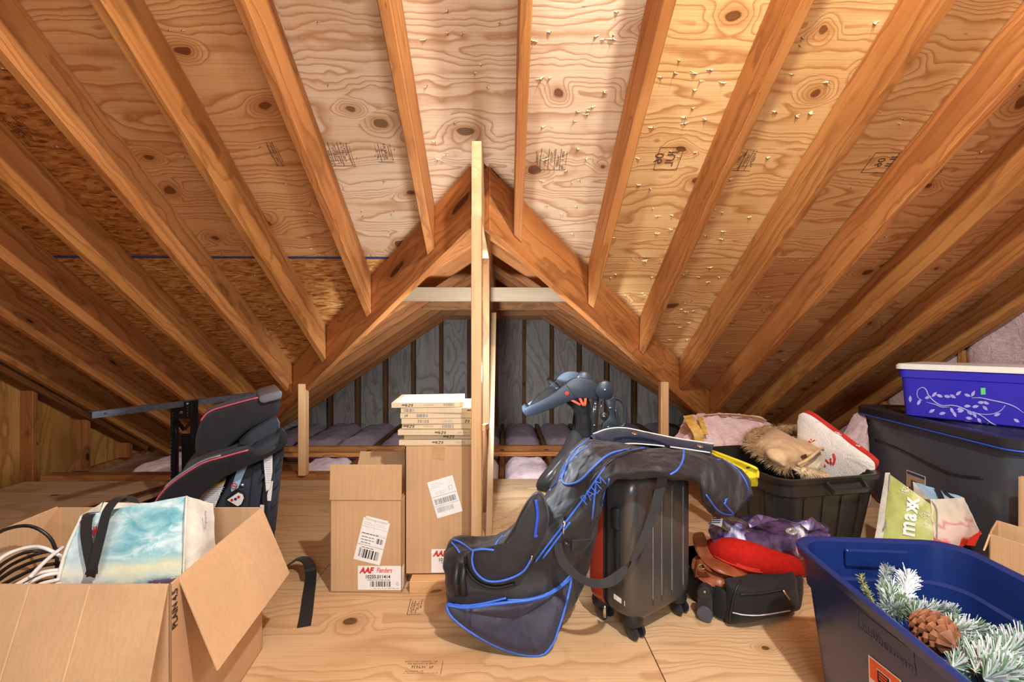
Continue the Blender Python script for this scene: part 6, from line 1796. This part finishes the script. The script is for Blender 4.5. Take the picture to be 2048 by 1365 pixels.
# orange sticker on the side
q = [stick(t3, x, y, 0.002) for x, y in ((1737, 1310), (1803, 1362), (1803, 1425), (1739, 1375))]
n_ = (q[1] - q[0]).cross(q[3] - q[0]).normalized()
if n_.dot(q[0] - EYE) > 0: n_ = -n_
card(q, n_ * 0.0006, 'sticker', 'label_white', bt3)
lerp = lambda a_, b_: q[0] + (q[1] - q[0]) * a_ + (q[3] - q[0]) * b_
card([lerp(a_, b_) + n_ * 0.0007 for a_, b_ in ((.05, .05), (.95, .05), (.95, .66), (.05, .66))], n_ * 0.0005, 'sticker_print', 'label_orange', bt3)
card([lerp(a_, b_) + n_ * 0.0013 for a_, b_ in ((.28, .20), (.70, .20), (.72, .55), (.5, .8), (.28, .55))][:4], n_ * 0.0005, 'sticker_print', 'label_white', bt3)
Geo().prism([lerp(a_, b_) + n_ * 0.0019 for a_, b_ in ((.31, .23), (.67, .23), (.68, .55), (.5, .76), (.31, .55))], n_ * 0.0004).build('sticker_print', 'print_black', bt3)
for k in range(3):
    card([lerp(a_, b_) + n_ * 0.0024 for a_, b_ in ((.36, .27 + .08 * k), (.62, .27 + .08 * k), (.62, .31 + .08 * k), (.36, .31 + .08 * k))], n_ * 0.0004, 'sticker_print', 'label_orange', bt3)

# --- snowy pine garland
gl = thing('pine_garland', 'flocked pine garland with a pine cone inside the navy tote', 'garland', V(nc.x, nc.y, 0.02))
def zz(x, y, D): return W(1680 + x / 5.565, 1120 + y / 5.565, D)
rg = random.Random(21)
def sprig(pts, n, ln, name, mats, width=0.0011, splay=0.9):
    P = cr([Vector(p) for p in pts], 24)
    gs2 = {m: Geo() for m in mats}
    Geo().tube(P, 0.0022, 5).build('stem', 'twig', gl, smooth=True)
    for _ in range(n):
        i = rg.randrange(0, 23); p = P[i] + (P[i + 1] - P[i]) * rg.random()
        t = (P[min(i + 1, 23)] - P[max(i - 1, 0)]).normalized()
        d = V(rg.gauss(0, 1), rg.gauss(0, 1), rg.gauss(0, 1)); d = (d - t * d.dot(t)).normalized() * splay + t * rg.uniform(0.35, 0.8)
        d.normalize()
        L = ln * rg.uniform(0.65, 1.15)
        s_ = d.orthogonal().normalized(); b2 = d.cross(s_)
        m = rg.choice(mats)
        gs2[m].add([p + s_ * width, p - s_ * width * .5 + b2 * width * .87, p - s_ * width * .5 - b2 * width * .87, p + d * L + s_ * width * .7, p + d * L - s_ * width * .35 + b2 * width * .6, p + d * L - s_ * width * .35 - b2 * width * .6], [(0, 1, 4, 3), (1, 2, 5, 4), (2, 0, 3, 5), (3, 4, 5)])
    for m in mats: tag(gs2[m].build('needles', m, gl, fix=False), kind='stuff')
Wm, Gm, Om = 'needle_white', 'needle_green', 'needle_olive'
sprig([zz(470, 420, 1.13), zz(480, 300, 1.16), zz(510, 180, 1.18), zz(535, 90, 1.19)], 420, 0.017, 'sprig', [Wm, Wm, Gm])
sprig([zz(430, 600, 1.10), zz(330, 400, 1.15), zz(270, 300, 1.17), zz(230, 180, 1.18)], 160, 0.012, 'sprig', [Om])
sprig([zz(700, 500, 1.08), zz(740, 330, 1.11), zz(760, 190, 1.13)], 320, 0.030, 'sprig', [Wm], 0.0013, 0.7)
sprig([zz(560, 560, 1.07), zz(560, 400, 1.10), zz(600, 330, 1.12)], 420, 0.026, 'sprig', [Gm, Wm])
sprig([zz(690, 650, 1.04), zz(690, 480, 1.06), zz(690, 430, 1.07)], 260, 0.016, 'sprig', [Om, Gm])
sprig([zz(450, 500, 1.10), zz(600, 560, 1.06), zz(760, 560, 1.05), zz(900, 600, 1.03)], 620, 0.028, 'sprig', [Wm, Wm, Wm, Gm])
sprig([zz(800, 620, 1.02), zz(950, 580, 1.03), zz(1100, 600, 1.02), zz(1260, 640, 1.0)], 560, 0.032, 'sprig', [Wm, Wm, Gm])
sprig([zz(1200, 800, 0.95), zz(1320, 800, 0.96), zz(1450, 820, 0.96), zz(1560, 860, 0.95)], 460, 0.038, 'sprig', [Wm, Wm, Gm], 0.0013)
sprig([zz(1300, 1050, 0.9), zz(1450, 1000, 0.9), zz(1600, 1080, 0.88)], 420, 0.032, 'sprig', [Wm, Wm, Gm])
sprig([zz(1500, 1250, 0.82), zz(1700, 1150, 0.85), zz(1900, 1050, 0.87), zz(2050, 980, 0.88)], 620, 0.048, 'sprig', [Wm, Wm, Gm], 0.0014, 0.8)
sprig([zz(1600, 1330, 0.8), zz(1800, 1300, 0.8), zz(2100, 1320, 0.8)], 520, 0.04, 'sprig', [Wm, Wm, Gm], 0.0014)
sprig([zz(1250, 1200, 0.85), zz(1450, 1150, 0.86), zz(1550, 1230, 0.84)], 380, 0.03, 'sprig', [Wm, Wm, Gm])
Geo().tube([zz(1390, 930, 0.92), zz(1600, 985, 0.90), zz(1830, 1060, 0.88)], [0.010, 0.009, 0.007], 10).build('twig', 'twig', gl, smooth=True)
# pine cone
pc0, pc1 = zz(930, 720, 0.985), zz(1330, 1010, 0.90)
ax = (pc1 - pc0).normalized(); Lc = (pc1 - pc0).length
cx_ = ax.orthogonal().normalized(); cy_ = ax.cross(cx_)
cone = Geo().lathe(pc0, ax, [(0.004, 0), (0.018, Lc * .2), (0.022, Lc * .5), (0.014, Lc * .85), (0.002, Lc)], 12).build('pine_cone', 'cone_brown', gl, smooth=True)
sm_ = None
for j in range(9):
    t_ = 0.05 + 0.105 * j
    rc = 0.020 + 0.020 * math.sin(PI * min(1, t_ * 1.05))
    nsc = 8
    for i in range(nsc):
        th = 2 * PI * (i + 0.5 * (j % 2)) / nsc
        rd_ = cx_ * math.cos(th) + cy_ * math.sin(th); tn_ = ax.cross(rd_)
        b0 = pc0 + ax * (Lc * t_) + rd_ * 0.008; tip = pc0 + ax * (Lc * t_ - 0.012) + rd_ * rc
        wd3 = tn_ * 0.011; up_ = (ax * 0.6 + rd_ * 0.4) * 0.004
        Geo().add([b0 - wd3 * .5, b0 + wd3 * .5, tip + wd3, tip - wd3, tip + rd_ * .004, b0 + up_, tip + up_ * 1.4], [(0, 1, 2, 4, 3), (0, 5, 1), (1, 5, 6, 2), (0, 3, 6, 5), (2, 6, 4), (3, 4, 6)]).build('scale', 'cone_brown', cone, fix=False)
